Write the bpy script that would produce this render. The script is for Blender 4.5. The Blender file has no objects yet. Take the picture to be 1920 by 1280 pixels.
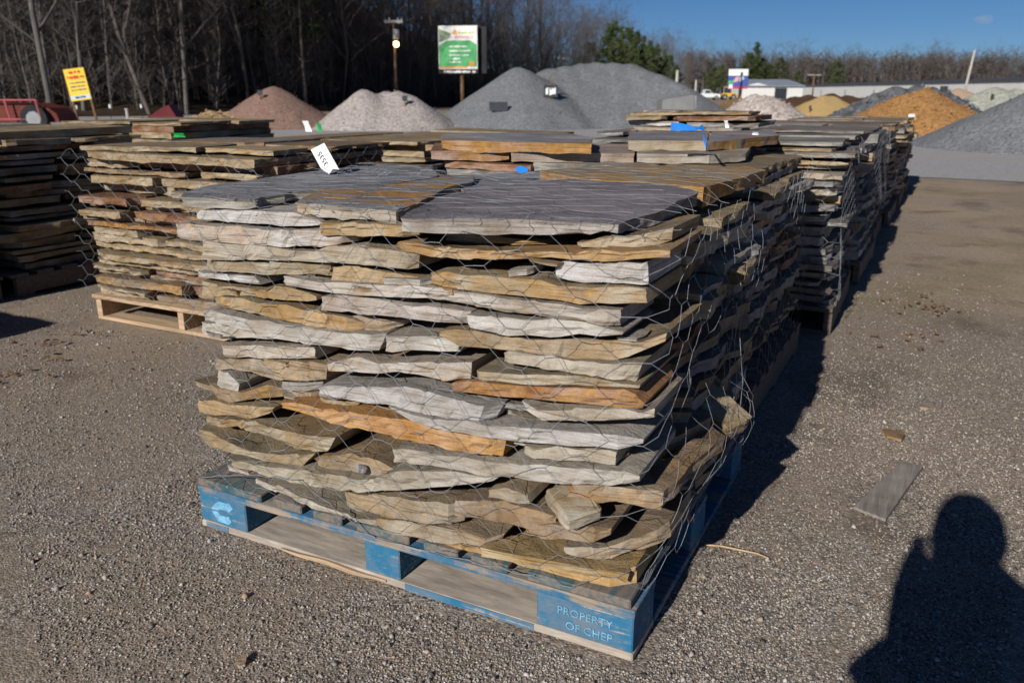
import bpy, bmesh, math, random
import numpy as np
from mathutils import Vector, Matrix, noise
from mathutils.bvhtree import BVHTree
R = math.radians
sc = bpy.context.scene
col = sc.collection

# ------------------------------------------------------------------ camera
CAM_F, PITCH, YAW = 1535.4, 0.293848, -0.475045      # focal in pixels of a 1920 wide frame
CAM = Vector((1.6475, -1.3718, 1.1157))
FW = Vector((math.sin(YAW)*math.cos(PITCH), math.cos(YAW)*math.cos(PITCH), -math.sin(PITCH)))
RT = Vector((math.cos(YAW), -math.sin(YAW), 0))
UP = RT.cross(FW)
HF = Vector((math.sin(YAW), math.cos(YAW), 0))        # horizontal forward
cd = bpy.data.cameras.new('camera')
cam = bpy.data.objects.new('camera', cd); col.objects.link(cam)
cam.matrix_world = Matrix(((RT.x, UP.x, -FW.x, CAM.x), (RT.y, UP.y, -FW.y, CAM.y), (RT.z, UP.z, -FW.z, CAM.z), (0, 0, 0, 1)))
cd.sensor_width = 36; cd.lens = CAM_F/1920*36; cd.clip_start = .02; cd.clip_end = 3000
cd.dof.use_dof = True; cd.dof.focus_distance = 2.05; cd.dof.aperture_fstop = 5.2
sc.camera = cam
# ------------------------------------------------------------------ sky, sun, exposure
SUN_DX, SUN_DY = .11, 1.95                            # shadow shift per metre of height
sun_dir = Vector((SUN_DX, SUN_DY, -1)).normalized()
elev = math.asin(-sun_dir.z)
w = bpy.data.worlds.new('World'); sc.world = w; w.use_nodes = True
wn = w.node_tree.nodes; wl = w.node_tree.links
bg = wn['Background']; sky = wn.new('ShaderNodeTexSky'); sky.sky_type = 'NISHITA'; sky.sun_disc = False
sky.sun_elevation = elev
sky.sun_rotation = math.atan2(-sun_dir.x, -sun_dir.y)
sky.altitude = 0; sky.air_density = .72; sky.dust_density = 0; sky.ozone_density = 10
wl.new(sky.outputs[0], bg.inputs[0]); bg.inputs[1].default_value = .05
sd = bpy.data.lights.new('sun', 'SUN'); sd.energy = 5.0; sd.angle = R(.53); sd.color = (1, .955, .885)
so = bpy.data.objects.new('sun', sd); col.objects.link(so); so.location = (0, -20, 30)
so.rotation_euler = sun_dir.to_track_quat('-Z', 'Y').to_euler()
vs = sc.view_settings
vs.view_transform = 'Standard'; vs.look = 'None'; vs.exposure = .03; vs.gamma = 1; vs.use_curve_mapping = False

# ------------------------------------------------------------------ pixel to direction
def ray(px, py): return FW*CAM_F + RT*(px-960) + UP*(640-py)
def onZ(px, py, z=0.):
    d = ray(px, py); return CAM + d*((z-CAM.z)/d.z)
def onY(px, py, y):
    d = ray(px, py); return CAM + d*((y-CAM.y)/d.y)
def onPlane(px, py, p, n):
    d = ray(px, py); return CAM + d*((p-CAM).dot(n)/d.dot(n))
def atD(px, py, D):                                    # at a horizontal distance D in front of the camera
    d = ray(px, py); return CAM + d*(D/d.dot(HF))
def gd(px, D):
    p = atD(px, 172, D); return Vector((p.x, p.y, 0))

# ------------------------------------------------------------------ helpers
def tag(o, label=None, cat=None, group=None, kind=None):
    if label: o['label'] = label
    if cat: o['category'] = cat
    if group: o['group'] = group
    if kind: o['kind'] = kind
    return o
def empty(name, loc=(0, 0, 0), rz=0., label=None, cat=None, group=None):
    o = bpy.data.objects.new(name, None); col.objects.link(o); o.location = loc; o.rotation_euler = (0, 0, rz)
    o.empty_display_size = .1
    return tag(o, label, cat, group)
def obj(name, me, mats=(), parent=None, loc=None):
    o = bpy.data.objects.new(name, me); col.objects.link(o)
    if mats and not me.materials:
        for m in (mats if isinstance(mats, (list, tuple)) else [mats]): me.materials.append(m)
    if parent: o.parent = parent
    if loc is not None: o.location = loc
    return o
def mesh(name, v, f, mi=None, smooth=False):
    me = bpy.data.meshes.new(name); me.from_pydata([tuple(p) for p in v], [], f)
    if mi: me.polygons.foreach_set('material_index', mi)
    if smooth: me.polygons.foreach_set('use_smooth', [True]*len(me.polygons))
    me.update(); return me
class MB:
    def __init__(s): s.v = []; s.f = []; s.m = []
    def box(s, x0, x1, y0, y1, z0, z1, m=0, mat=None, bev=0.):
        b = len(s.v)
        if bev <= 0:
            P = [(x0, y0, z0), (x1, y0, z0), (x1, y1, z0), (x0, y1, z0), (x0, y0, z1), (x1, y0, z1), (x1, y1, z1), (x0, y1, z1)]
            F = [(0, 3, 2, 1), (4, 5, 6, 7), (0, 1, 5, 4), (1, 2, 6, 5), (2, 3, 7, 6), (3, 0, 4, 7)]
        else:
            bm = bmesh.new(); bmesh.ops.create_cube(bm, size=1)
            for q in bm.verts:
                q.co = Vector(((x0+x1)/2+q.co.x*(x1-x0), (y0+y1)/2+q.co.y*(y1-y0), (z0+z1)/2+q.co.z*(z1-z0)))
            bmesh.ops.bevel(bm, geom=bm.edges[:], offset=bev, segments=1, affect='EDGES', profile=.5)
            bm.verts.index_update(); P = [q.co.copy() for q in bm.verts]; F = [[q.index for q in f.verts] for f in bm.faces]; bm.free()
        if mat: P = [mat @ Vector(p) for p in P]
        s.v += P; s.f += [tuple(i+b for i in f) for f in F]; s.m += [m]*len(F); return s
    def prism(s, poly, h0, h1, m=0, mat=None):             # poly in xy extruded along z
        b = len(s.v); n = len(poly)
        P = [(p[0], p[1], h0) for p in poly]+[(p[0], p[1], h1) for p in poly]
        if mat: P = [mat @ Vector(p) for p in P]
        s.v += P
        F = [tuple(range(n))[::-1], tuple(range(n, 2*n))]+[(i, (i+1) % n, n+(i+1) % n, n+i) for i in range(n)]
        s.f += [tuple(i+b for i in f) for f in F]; s.m += [m]*len(F); return s
    def tube(s, pts, rad, sides=4, m=0, cap=True):
        n = len(pts)
        if n < 2: return s
        rr = rad if isinstance(rad, (list, tuple)) else [rad]*n
        b0 = len(s.v)
        pts = [Vector(p) for p in pts]
        t0 = (pts[1]-pts[0]).normalized()
        a = t0.orthogonal().normalized()
        for i, p in enumerate(pts):
            t = (pts[min(i+1, n-1)]-pts[max(i-1, 0)]).normalized()
            a = (a-t*a.dot(t))
            a = a.normalized() if a.length > 1e-6 else t.orthogonal().normalized()
            c = t.cross(a)
            for k in range(sides):
                g = 2*math.pi*k/sides
                s.v.append(p+(a*math.cos(g)+c*math.sin(g))*rr[i])
        for i in range(n-1):
            for k in range(sides):
                k2 = (k+1) % sides
                s.f.append((b0+i*sides+k, b0+i*sides+k2, b0+(i+1)*sides+k2, b0+(i+1)*sides+k)); s.m.append(m)
        if cap:
            s.f.append(tuple(b0+k for k in range(sides))[::-1]); s.f.append(tuple(b0+(n-1)*sides+k for k in range(sides))); s.m += [m, m]
        return s
    def build(s, name, mats, parent=None, loc=None, smooth=False):
        return obj(name, mesh(name, s.v, s.f, s.m, smooth), mats, parent, loc)
    def mesh(s, name, smooth=False): return mesh(name, s.v, s.f, s.m, smooth)

# ------------------------------------------------------------------ materials
class NT:
    def __init__(s, name, rough=.9, spec=.25):
        s.m = bpy.data.materials.new(name); s.m.use_nodes = True; s.t = s.m.node_tree
        s.b = s.t.nodes['Principled BSDF']; s.b.inputs['Roughness'].default_value = rough
        s.b.inputs['Specular IOR Level'].default_value = spec
    def n(s, typ, **kw):
        q = s.t.nodes.new(typ)
        for k, v in kw.items(): setattr(q, k, v)
        return q
    def set(s, sock, v):
        if isinstance(v, bpy.types.NodeSocket): s.t.links.new(v, sock)
        elif isinstance(v, (int, float)) and sock.type == 'RGBA': sock.default_value = (v, v, v, 1)
        elif isinstance(v, (tuple, list)) and sock.type == 'RGBA' and len(v) == 3: sock.default_value = (*v, 1)
        else: sock.default_value = v
    def coord(s, kind='Object', rnd=True, scale=(1, 1, 1)):
        c = s.n('ShaderNodeTexCoord').outputs[kind]
        mp = s.n('ShaderNodeMapping'); s.set(mp.inputs['Vector'], c); mp.inputs['Scale'].default_value = scale
        if rnd:
            oi = s.n('ShaderNodeObjectInfo')
            vm = s.n('ShaderNodeVectorMath', operation='SCALE'); vm.inputs[0].default_value = (37, 91, 53); s.set(vm.inputs['Scale'], oi.outputs['Random'])
            s.set(mp.inputs['Location'], vm.outputs[0])
        return mp.outputs[0]
    def noise(s, vec, scale, detail=4, rough=.6, dist=0.):
        q = s.n('ShaderNodeTexNoise'); s.set(q.inputs['Vector'], vec); q.inputs['Scale'].default_value = scale
        q.inputs['Detail'].default_value = detail; q.inputs['Roughness'].default_value = rough; q.inputs['Distortion'].default_value = dist
        return q.outputs['Fac']
    def vor(s, vec, scale, out='Distance', feature='F1'):
        q = s.n('ShaderNodeTexVoronoi'); q.feature = feature; s.set(q.inputs['Vector'], vec); q.inputs['Scale'].default_value = scale
        return q.outputs[out]
    def ramp(s, fac, stops, interp='LINEAR'):
        q = s.n('ShaderNodeValToRGB'); s.set(q.inputs[0], fac); cr = q.color_ramp; cr.interpolation = interp
        while len(cr.elements) < len(stops): cr.elements.new(.5)
        for e, (p, c) in zip(cr.elements, stops):
            e.position = p; e.color = (c, c, c, 1) if isinstance(c, (int, float)) else (*c, 1)
        return q.outputs[0]
    def math(s, op, a, b=0., c=0.):
        q = s.n('ShaderNodeMath', operation=op); s.set(q.inputs[0], a); s.set(q.inputs[1], b); s.set(q.inputs[2], c); return q.outputs[0]
    def mix(s, f, a, b, blend='MIX'):
        q = s.n('ShaderNodeMix', data_type='RGBA', blend_type=blend); s.set(q.inputs[0], f); s.set(q.inputs[6], a); s.set(q.inputs[7], b); return q.outputs[2]
    def bump(s, h, strength=.5, dist=.01):
        q = s.n('ShaderNodeBump'); s.set(q.inputs['Height'], h); q.inputs['Strength'].default_value = strength; q.inputs['Distance'].default_value = dist
        s.t.links.new(q.outputs[0], s.b.inputs['Normal'])
    def color(s, c): s.set(s.b.inputs['Base Color'], c); return s
def plain(name, c, rough=.8, noise_amt=.25, scale=8., metal=0., spec=.25, coordk='Object'):
    k = NT(name, rough, spec); v = k.coord(coordk)
    n = k.noise(v, scale, 5)
    lo = tuple(x*(1-noise_amt) for x in c); hi = tuple(min(1, x*(1+noise_amt)) for x in c)
    k.color(k.ramp(n, [(.3, lo), (.7, hi)])); k.b.inputs['Metallic'].default_value = metal
    return k.m

def flag_edge():
    k = NT('flagstone_broken_edge', .92, .15); oi = k.n('ShaderNodeObjectInfo'); v = k.coord()
    bed = k.noise(k.coord(scale=(5, 5, 150)), 1, 4, .65)
    blot = k.noise(v, 7, 5, .65); mid = k.noise(v, 34, 5, .6); fine = k.noise(v, 380, 3, .7)
    c = oi.outputs['Color']
    light = k.mix(.34, c, (.62, .60, .565)); dark = k.mix(1., c, (.64, .57, .48), 'MULTIPLY')
    c2 = k.mix(k.ramp(blot, [(.34, 0), (.68, 1)]), dark, light)
    c2 = k.mix(k.ramp(bed, [(.34, 1), (.46, 0)]), c2, k.mix(1., c2, (.60, .53, .45), 'MULTIPLY'))
    rmask = k.math('MULTIPLY', k.ramp(k.noise(v, 5.5, 5, .7, .6), [(.44, 0), (.58, 1)]), oi.outputs['Alpha'])
    rust = k.mix(k.ramp(mid, [(.3, 0), (.7, 1)]), (.25, .115, .03), (.54, .31, .085))
    c3 = k.mix(rmask, c2, rust)
    c3 = k.mix(k.ramp(mid, [(.25, .55), (.40, 0)]), c3, k.mix(1., c3, (.55, .5, .45), 'MULTIPLY'))
    c4 = k.mix(k.ramp(fine, [(.3, .6), (.55, 0)]), c3, k.mix(1., c3, (.62, .6, .58), 'MULTIPLY'))
    c4 = k.mix(k.ramp(fine, [(.60, 0), (.8, .35)]), c4, (.66, .62, .55))
    k.color(c4)
    h = k.math('ADD', k.math('MULTIPLY', bed, .9), k.math('ADD', k.math('MULTIPLY', mid, .45), k.math('MULTIPLY', fine, .35)))
    k.bump(h, .9, .006); return k.m
def flag_cleft(name='flagstone_cleft_face', base=None, rust=None, pale=None, rscale=4.):
    k = NT(name, .8, .25); oi = k.n('ShaderNodeObjectInfo'); v = k.coord()
    vs_ = k.coord(scale=(4, 6.5, 6.5))
    plate = k.ramp(k.noise(vs_, .9, 4, .55, .6), [(0, .55), (.36, .75), (.41, .95), (.47, .82), (.54, 1.05), (.6, 1.2)], 'CONSTANT')
    big = k.noise(v, 3.2, 6, .6, .4); lay = k.noise(vs_, 1.5, 6, .65, .8); fine = k.noise(v, 190, 4, .7)
    b = base if base else k.mix(.3, k.mix(1., oi.outputs['Color'], (.76, .71, .63), 'MULTIPLY'), (.19, .175, .16))
    c = k.mix(k.ramp(big, [(.3, 0), (.7, 1)]), k.mix(1., b, (.70, .69, .68), 'MULTIPLY'), k.mix(1., b, (1.25, 1.22, 1.2), 'MULTIPLY'))
    c = k.mix(.85, c, k.mix(1., c, plate, 'MULTIPLY'))
    lm = k.ramp(lay, [(.47, 0), (.5, 1), (.52, 0)])
    c = k.mix(k.math('MULTIPLY', lm, .35), c, k.mix(1., b, (.45, .45, .47), 'MULTIPLY'))
    if rust:
        rm = k.ramp(k.noise(vs_, rscale/3, 5, .6, .7), [(.50, 0), (.56, 1)]); c = k.mix(rm, c, k.mix(fine, tuple(x*.6 for x in rust), rust))
    else:
        rm = k.math('MULTIPLY', k.ramp(k.noise(v, 4, 5, .6, .5), [(.5, 0), (.62, 1)]), oi.outputs['Alpha']); c = k.mix(rm, c, (.30, .16, .055))
    if pale:
        pm = k.ramp(k.noise(k.coord(scale=(2, 9, 9)), 1.6, 4, .6, .4), [(.62, 0), (.68, 1)]); c = k.mix(k.math('MULTIPLY', pm, .7), c, pale)
    c = k.mix(k.ramp(fine, [(.32, .45), (.55, 0)]), c, k.mix(1., c, (.6, .6, .6), 'MULTIPLY'))
    k.color(c)
    k.bump(k.math('ADD', k.math('MULTIPLY', lay, 1.), k.math('ADD', k.math('MULTIPLY', plate, .8), k.math('MULTIPLY', fine, .25))), 1., .016); return k.m
M_EDGE = flag_edge(); M_CLEFT = flag_cleft()
M_PURPLE = flag_cleft('flagstone_purple_face', (.225, .205, .215), None, (.46, .45, .46))
M_GREYRUST = flag_cleft('flagstone_grey_rust_face', (.24, .23, .23), (.44, .23, .065), None, 5.)
M_GREY = flag_cleft('flagstone_grey_face', (.25, .25, .265))
M_OCHRE = flag_cleft('flagstone_ochre_face', (.32, .26, .18), (.44, .25, .075), None, 7.)

def wood(name, paint=None, bare=(.30, .24, .18), worn=.5, grain=(3, 60, 60)):
    k = NT(name, .85, .2); g = k.noise(k.coord(scale=grain), 1.2, 5, .7, .2); v = k.coord()
    b = k.ramp(g, [(.3, tuple(x*.55 for x in bare)), (.65, tuple(min(1, x*1.2) for x in bare))])
    c = b
    if paint:
        wm = k.math('ADD', k.math('MULTIPLY', g, .6), k.math('MULTIPLY', k.noise(v, 9, 6, .7), .6))
        m = k.ramp(wm, [(worn-.03, 1), (worn+.05, 0)])
        pc = k.mix(k.noise(v, 14, 4), tuple(x*.7 for x in paint), tuple(min(1, x*1.25) for x in paint))
        dm = k.ramp(k.noise(v, 7, 6, .75), [(.45, 0), (.68, .6)])
        c = k.mix(dm, k.mix(m, b, pc), (.23, .19, .155))
    k.color(c); k.bump(g, .5, .003); return k.m
M_BLUE = wood('blue_painted_wood', (.030, .16, .29), (.36, .32, .28), worn=.675, grain=(4, 60, 110))
M_BLUEWORN = wood('worn_blue_wood', (.028, .14, .26), (.29, .24, .19), worn=.6)
M_DECK = wood('deck_board_wood', (.035, .105, .13), (.17, .14, .115), worn=.58, grain=(60, 3, 60))
M_DIRTY = wood('dust_caked_wood', None, (.40, .345, .29), grain=(6, 30, 30))
M_WOOD = wood('raw_pallet_wood', None, (.46, .33, .21))
M_DARKWOOD = wood('dark_pallet_wood', None, (.15, .12, .095))  # darker pallet wood for the blue pallet row and the outer row
M_GREYWOOD = wood('weathered_board', None, (.25, .22, .195), grain=(55, 4, 55))
M_STENCIL = plain('pale_blue_stencil', (.16, .38, .56), .85, .35, 60)
M_WIRE = plain('galvanised_wire', (.22, .235, .26), .6, .25, 50, .1, .35)
M_WHITE = plain('white_card', (.80, .80, .82), .6, .03)
M_BLACK = plain('black_ink', (.02, .02, .03), .6, .1)
M_BLUETAPE = plain('blue_plastic_ribbon', (.02, .22, .75), .3, .15, 20, 0, .5)
M_GREENTAPE = plain('green_plastic_ribbon', (.02, .35, .08), .35, .15, 20, 0, .5)
M_YELTAPE = plain('yellow_plastic_ribbon', (.7, .5, .05), .35, .15, 20)

# ------------------------------------------------------------------ ground
def ground_mat():
    k = NT('gravel_lot', .95, .15); v = k.coord('Object', False)
    cell = k.n('ShaderNodeTexVoronoi'); k.set(cell.inputs['Vector'], v); cell.inputs['Scale'].default_value = 190
    sep = k.n('ShaderNodeSeparateColor'); k.set(sep.inputs[0], cell.outputs['Color'])
    peb = k.ramp(sep.outputs[0], [(0, (.05, .047, .046)), (.25, (.15, .137, .127)), (.45, (.27, .24, .212)), (.62, (.37, .295, .22)), (.75, (.26, .24, .24)), (.9, (.47, .43, .385)), (1, (.6, .575, .54))])
    patch = k.noise(v, .85, 6, .62, .3); patch2 = k.noise(v, 3.1, 6, .65)
    dirt = k.ramp(k.math('ADD', k.math('MULTIPLY', patch, .65), k.math('MULTIPLY', patch2, .35)), [(.45, 0), (.53, 1)])
    dn = k.noise(v, 45, 5, .7)
    dcol = k.ramp(dn, [(.3, (.165, .135, .11)), (.7, (.34, .285, .235))])
    c = k.mix(k.math('MULTIPLY', dirt, .52), peb, dcol)
    xyz = k.n('ShaderNodeSeparateXYZ'); k.set(xyz.inputs[0], v)
    # trodden soil with thin moss between the rows and the road
    am = k.math('MULTIPLY', k.ramp(k.math('ADD', k.math('DIVIDE', xyz.outputs['Y'], 12), k.math('MULTIPLY', k.math('SUBTRACT', k.noise(v, .6, 5, .65), .5), .9)), [(.04, 0), (.34, 1)]), k.ramp(k.noise(v, .55, 5, .65), [(.36, .25), (.56, 1)]))
    soil = k.mix(k.ramp(k.noise(v, .9, 5, .6), [(.46, 0), (.62, 1)]), (.43, .345, .255), (.27, .235, .14))
    soil = k.mix(k.ramp(dn, [(.3, .5), (.6, 0)]), soil, (.11, .085, .06))
    c = k.mix(k.math('MULTIPLY', am, .78), c, soil)
    damp = k.ramp(k.noise(v, 1.7, 5, .6), [(.34, .65), (.46, 0)])
    c = k.mix(damp, c, (.125, .102, .085))
    c = k.mix(1., c, (.93, .885, .835), 'MULTIPLY')
    k.color(c)
    h = k.math('ADD', k.math('MULTIPLY', k.math('SUBTRACT', 1, k.vor(v, 190)), .55), k.math('ADD', k.math('MULTIPLY', k.noise(v, 30, 5, .7), .5), k.math('MULTIPLY', patch2, 1.)))
    k.bump(h, .7, .005); return k.m
def gnoise(x, y): return .012*noise.noise(Vector((x*.9, y*.9, 0)))+.006*noise.noise(Vector((x*3.1, y*3.1, 5)))
gx = [-900, -300, -100, -40, -20, -10]+[-6+i*.15 for i in range(68)]+[5, 8, 14, 30, 80, 300, 900]
gy = [-900, -200, -50, -15, -6]+[-3.0+i*.15 for i in range(94)]+[13, 16, 22, 35, 60, 100, 200, 400, 1600]
inpad = lambda x, y: min(1., max(0., max(abs(x-.61)-.72, abs(y-.5)-.62)/.25))
V = []
for y in gy:
    for x in gx:
        near = -6.1 <= x <= 4.1 and -3 <= y <= 11
        V.append((x, y, (gnoise(x, y)*inpad(x, y) if near and y < 6 else 0.)-.004))
nx = len(gx)
F = [(j*nx+i, j*nx+i+1, (j+1)*nx+i+1, (j+1)*nx+i) for j in range(len(gy)-1) for i in range(nx-1)]
g = obj('ground', mesh('ground', V, F, smooth=True), ground_mat()); tag(g, kind='structure')
# grey gravel drive beyond the stacks
k = NT('road_gravel', .95, .15); v = k.coord('Object', False)
k.color(k.mix(k.ramp(k.noise(v, .35, 5, .6), [(.4, 0), (.65, .6)]), k.ramp(k.vor(v, 30, 'Color'), [(0, (.24, .24, .245)), (.5, (.33, .325, .325)), (1, (.43, .425, .42))]), (.36, .33, .29)))
k.bump(k.noise(v, 40, 4, .7), .6, .01); M_ROAD = k.m
V = []; F = []
for i in range(60):
    x = -60+i*2.2
    e = 11.4+.5*noise.noise(Vector((x*.4, 0, 3)))+.25*noise.noise(Vector((x*1.7, 0, 9)))
    V += [(x, e, .004), (x, 34+.8*noise.noise(Vector((x*.3, 7, 3))), .004)]
    if i: F.append((2*i-2, 2*i, 2*i+1, 2*i-1))
tag(obj('road', mesh('road', V, F), M_ROAD), kind='structure')
# pebbles: real small stones in the part of the lot that is near
rng = np.random.default_rng(5)
def pebbles(n):
    ang = rng.uniform(-.60, .62, n); d = np.exp(rng.uniform(math.log(.95), math.log(7.5), n)**1.0)
    hx, hy = HF.x, HF.y
    x = CAM.x + d*(hx*np.cos(ang)+RT.x*np.sin(ang)); y = CAM.y + d*(hy*np.cos(ang)+RT.y*np.sin(ang))
    keep = ~((x > -.03) & (x < 1.25) & (y > -.03) & (y < 1.05)) & ~((x > -2.2) & (x < -.85) & (y > 1.2) & (y < 2.5)) & ~((x > -.05) & (x < 1.3) & (y > 1.3))
    pn = np.array([noise.noise(Vector((a*1.1, b*1.1, 4))) for a, b in zip(x, y)])
    keep &= (pn > rng.uniform(-.7, .35, n)) & (rng.random(n) < np.clip((6.2-d)/3.6, .0, 1))
    x, y, d = x[keep], y[keep], d[keep]; n = len(x)
    s = rng.uniform(.0013, .0030, n)*(1+.12*d); big = rng.random(n); s = np.where(big > .985, s*2.1, s); s = np.where(big > .9985, s*1.35, s)
    base = np.array([(1, 0, 0), (0, 1, 0), (-1, 0, 0), (0, -1, 0), (0, 0, 1), (0, 0, -1)], float)
    P = base[None]*(s[:, None, None]*rng.uniform(.7, 1.3, (n, 6, 1))); P = P+rng.normal(0, .22, (n, 6, 3))*s[:, None, None]
    P[:, :, 2] *= .75
    a = rng.uniform(0, 6.28, n); ca, sa = np.cos(a), np.sin(a)
    X = P[:, :, 0]*ca[:, None]-P[:, :, 1]*sa[:, None]; Y = P[:, :, 0]*sa[:, None]+P[:, :, 1]*ca[:, None]
    zg = np.array([(gnoise(q, r)*inpad(q, r) if -3 <= r <= 6 and -6.1 <= q <= 4.1 else 0) for q, r in zip(x, y)])-.004
    P = np.stack([X+x[:, None], Y+y[:, None], P[:, :, 2]+(zg+s*.35)[:, None]], -1)
    tri = np.array([(0, 1, 4), (1, 2, 4), (2, 3, 4), (3, 0, 4), (1, 0, 5), (2, 1, 5), (3, 2, 5), (0, 3, 5)])
    T = (tri[None]+(np.arange(n)*6)[:, None, None]).reshape(-1)
    me = bpy.data.meshes.new('gravel'); me.vertices.add(n*6); me.vertices.foreach_set('co', P.reshape(-1))
    me.loops.add(len(T)); me.loops.foreach_set('vertex_index', T.astype(np.int32))
    nf = n*8; me.polygons.add(nf); me.polygons.foreach_set('loop_start', (np.arange(nf)*3).astype(np.int32)); me.polygons.foreach_set('loop_total', np.full(nf, 3, np.int32))
    me.update(); me.validate()
    at = me.attributes.new('stone', 'FLOAT', 'POINT'); at.data.foreach_set('value', np.repeat(rng.random(n), 6).astype(np.float32))
    return me
k = NT('loose_gravel', .9, .2); a = k.n('ShaderNodeAttribute', attribute_name='stone')
k.color(k.ramp(a.outputs['Fac'], [(0, (.05, .048, .05)), (.2, (.15, .138, .13)), (.4, (.27, .24, .215)), (.55, (.36, .29, .215)), (.63, (.26, .245, .24)), (.8, (.40, .365, .33)), (.93, (.52, .49, .46)), (.97, (.33, .20, .11)), (1, (.60, .58, .55))]))
tag(obj('gravel', pebbles(250000), k.m), 'small mixed grey and tan pebbles covering the lot', 'gravel', kind='stuff')
# ------------------------------------------------------------------ text
def text_mesh(body, size, extrude=.0006, spacing=1.0):
    cu = bpy.data.curves.new('lettering', 'FONT'); cu.body = body; cu.size = size; cu.extrude = extrude; cu.space_character = spacing
    cu.align_x = 'CENTER'; cu.align_y = 'CENTER'; cu.resolution_u = 3
    o = bpy.data.objects.new('lettering', cu); col.objects.link(o)
    bpy.context.view_layer.update()
    me = bpy.data.meshes.new_from_object(o.evaluated_get(bpy.context.evaluated_depsgraph_get()))
    bpy.data.objects.remove(o); bpy.data.curves.remove(cu); me.materials.clear(); return me
ROT_FRONT = Matrix.Rotation(math.pi/2, 4, 'X')          # text facing -y

# ------------------------------------------------------------------ pallets
M_NAIL = plain('rusty_nail', (.10, .05, .03), .8, .3, 50)
PW, PD, PH = 1.219, 1.016, .141
def board(name, x0, x1, y0, y1, z0, z1, m, parent, bev=.003, jit=.004):
    b = MB().box(x0, x1, y0, y1, z0, z1, bev=bev)
    return b.build(name, m, parent)
def blue_pallet():
    p = empty('blue_pallet', (0, 0, 0), 0, 'worn blue block pallet with pale stencilled lettering under the wire-wrapped stone', 'pallet')
    for y0, y1 in ((0, .14), (.44, .575), (.885, PD)): board('bottom_board', 0 if y0 else .001, PW, y0, y1, .0, .019, M_BLUEWORN if y0 else M_DIRTY, p)
    board('bottom_side_board', 0, .1, .142, .438, .0, .019, M_BLUEWORN, p); board('bottom_side_board', PW-.1, PW, .142, .438, 0, .019, M_BLUEWORN, p)
    board('bottom_side_board', 0, .1, .577, .883, .0, .019, M_BLUEWORN, p); board('bottom_side_board', PW-.1, PW, .577, .883, 0, .019, M_BLUEWORN, p)
    # painted outer lip of the front bottom board, split and bare in the middle
    bl = []
    MB().box(.66, .995, -.0012, -.0002, .001, .0185).build('painted_lip', M_BLUE, p); MB().box(.02, .10, -.0012, -.0002, .004, .0185).build('painted_lip', M_BLUE, p)
    for j, (y0, y1) in enumerate(((.002, .14), (.44, .575), (.885, PD-.002))):
        for i, (x0, x1) in enumerate(((.002, .165), (.545, .645), (1.0, PW-.002))):
            bl.append(board('block', x0, x1, y0, y1, .0195, .0995, M_BLUE, p, .003))
        board('stringer_board', 0, PW, y0-.002, y1+.002*(j == 2), .1, .1195, M_BLUEWORN, p, .002)
    edges = [(369, 487, 925), (511, 563, 950), (586, 639, 973), (668, 765, 1003), (793, 857, 1040), (882, 951, 1070), (987, 1183, 1110)]
    for a, b, y in edges:
        x0 = onY(a, y, 0).x; x1 = onY(b, y, 0).x
        db = board('deck_board', max(0, x0), min(PW, x1), .0015, PD, .12, PH, M_DECK, p, .003)
        for q in (.3, .7): MB().tube([(x0+(x1-x0)*q, .05+.02*q, PH-.001), (x0+(x1-x0)*q, .05+.02*q, PH+.0008)], .0045, 7).build('nail', M_NAIL, db)
    t = text_mesh('PROPERTY', .026, spacing=1.02); t.transform(Matrix.Translation((1.112, -.0003, .0735)) @ ROT_FRONT); obj('stencilled_word', t, M_STENCIL, bl[2])
    t = text_mesh('OF CHEP', .026, spacing=1.02); t.transform(Matrix.Translation((1.122, -.0003, .041)) @ ROT_FRONT); obj('stencilled_word', t, M_STENCIL, bl[2])
    # the pale emblem on the corner block: an open hexagon of two bent arrows
    def em(pts):
        b = MB(); P = [onY(360+q[0]/11.633, 890+q[1]/11.633, .0) for q in pts]
        b.prism([(q.x, q.z) for q in P], -.0004, .0004, mat=Matrix.Translation((0, .0012, 0)) @ ROT_FRONT)
        return b
    a = em([(420, 735), (460, 660), (560, 580), (770, 635), (795, 615), (885, 750), (785, 835), (760, 790), (590, 750), (570, 770)])
    a.build('emblem', M_STENCIL, bl[0])
    em([(420, 775), (560, 800), (615, 885), (765, 925), (785, 900), (860, 1035), (800, 1095), (570, 1010)]).build('emblem', M_STENCIL, bl[0])
    # splintered strip along the bottom board
    b = MB(); pts = [onZ(515+i*18, 1036+i*5.6, .012) for i in range(12)]
    b.tube([Vector((q.x, -.006-.003*math.sin(i), .011)) for i, q in enumerate(pts)], [.002+.006*math.sin(math.pi*(i+.5)/12) for i in range(12)], 5)
    b.build('splinter', M_WOOD, p)
    return p
blue_pallet()
def wood_pallet_meshes():
    L = []
    for x in (.0, .59, PW-.038):
        L.append(('stringer', MB().box(x, x+.038, .02, PD-.02, .0185, .1145, bev=.002).mesh('stringer')))
    n = 7
    for i in range(n):
        y = i*(PD-.1)/(n-1); L.append(('deck_board', MB().box(0, PW, y, y+.1, .115, .134, bev=.002).mesh('deck_board')))
    for y in (0.02, .45, PD-.12): L.append(('bottom_board', MB().box(0, PW, y, y+.1, 0, .018, bev=.002).mesh('bottom_board')))
    for _, m in L: m.materials.append(M_WOOD)
    return L
WP = wood_pallet_meshes()
def wood_pallet(x, y, rz, label, group='raw wood pallets under the stone stacks', dark_wood=False):
    p = empty('wooden_pallet', (x, y, 0), rz, label, 'pallet', group)
    for n, m in WP:
        o = obj(n, m, (), p)
        if dark_wood: o.material_slots[0].link = 'OBJECT'; o.material_slots[0].material = M_DARKWOOD
    return p

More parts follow.
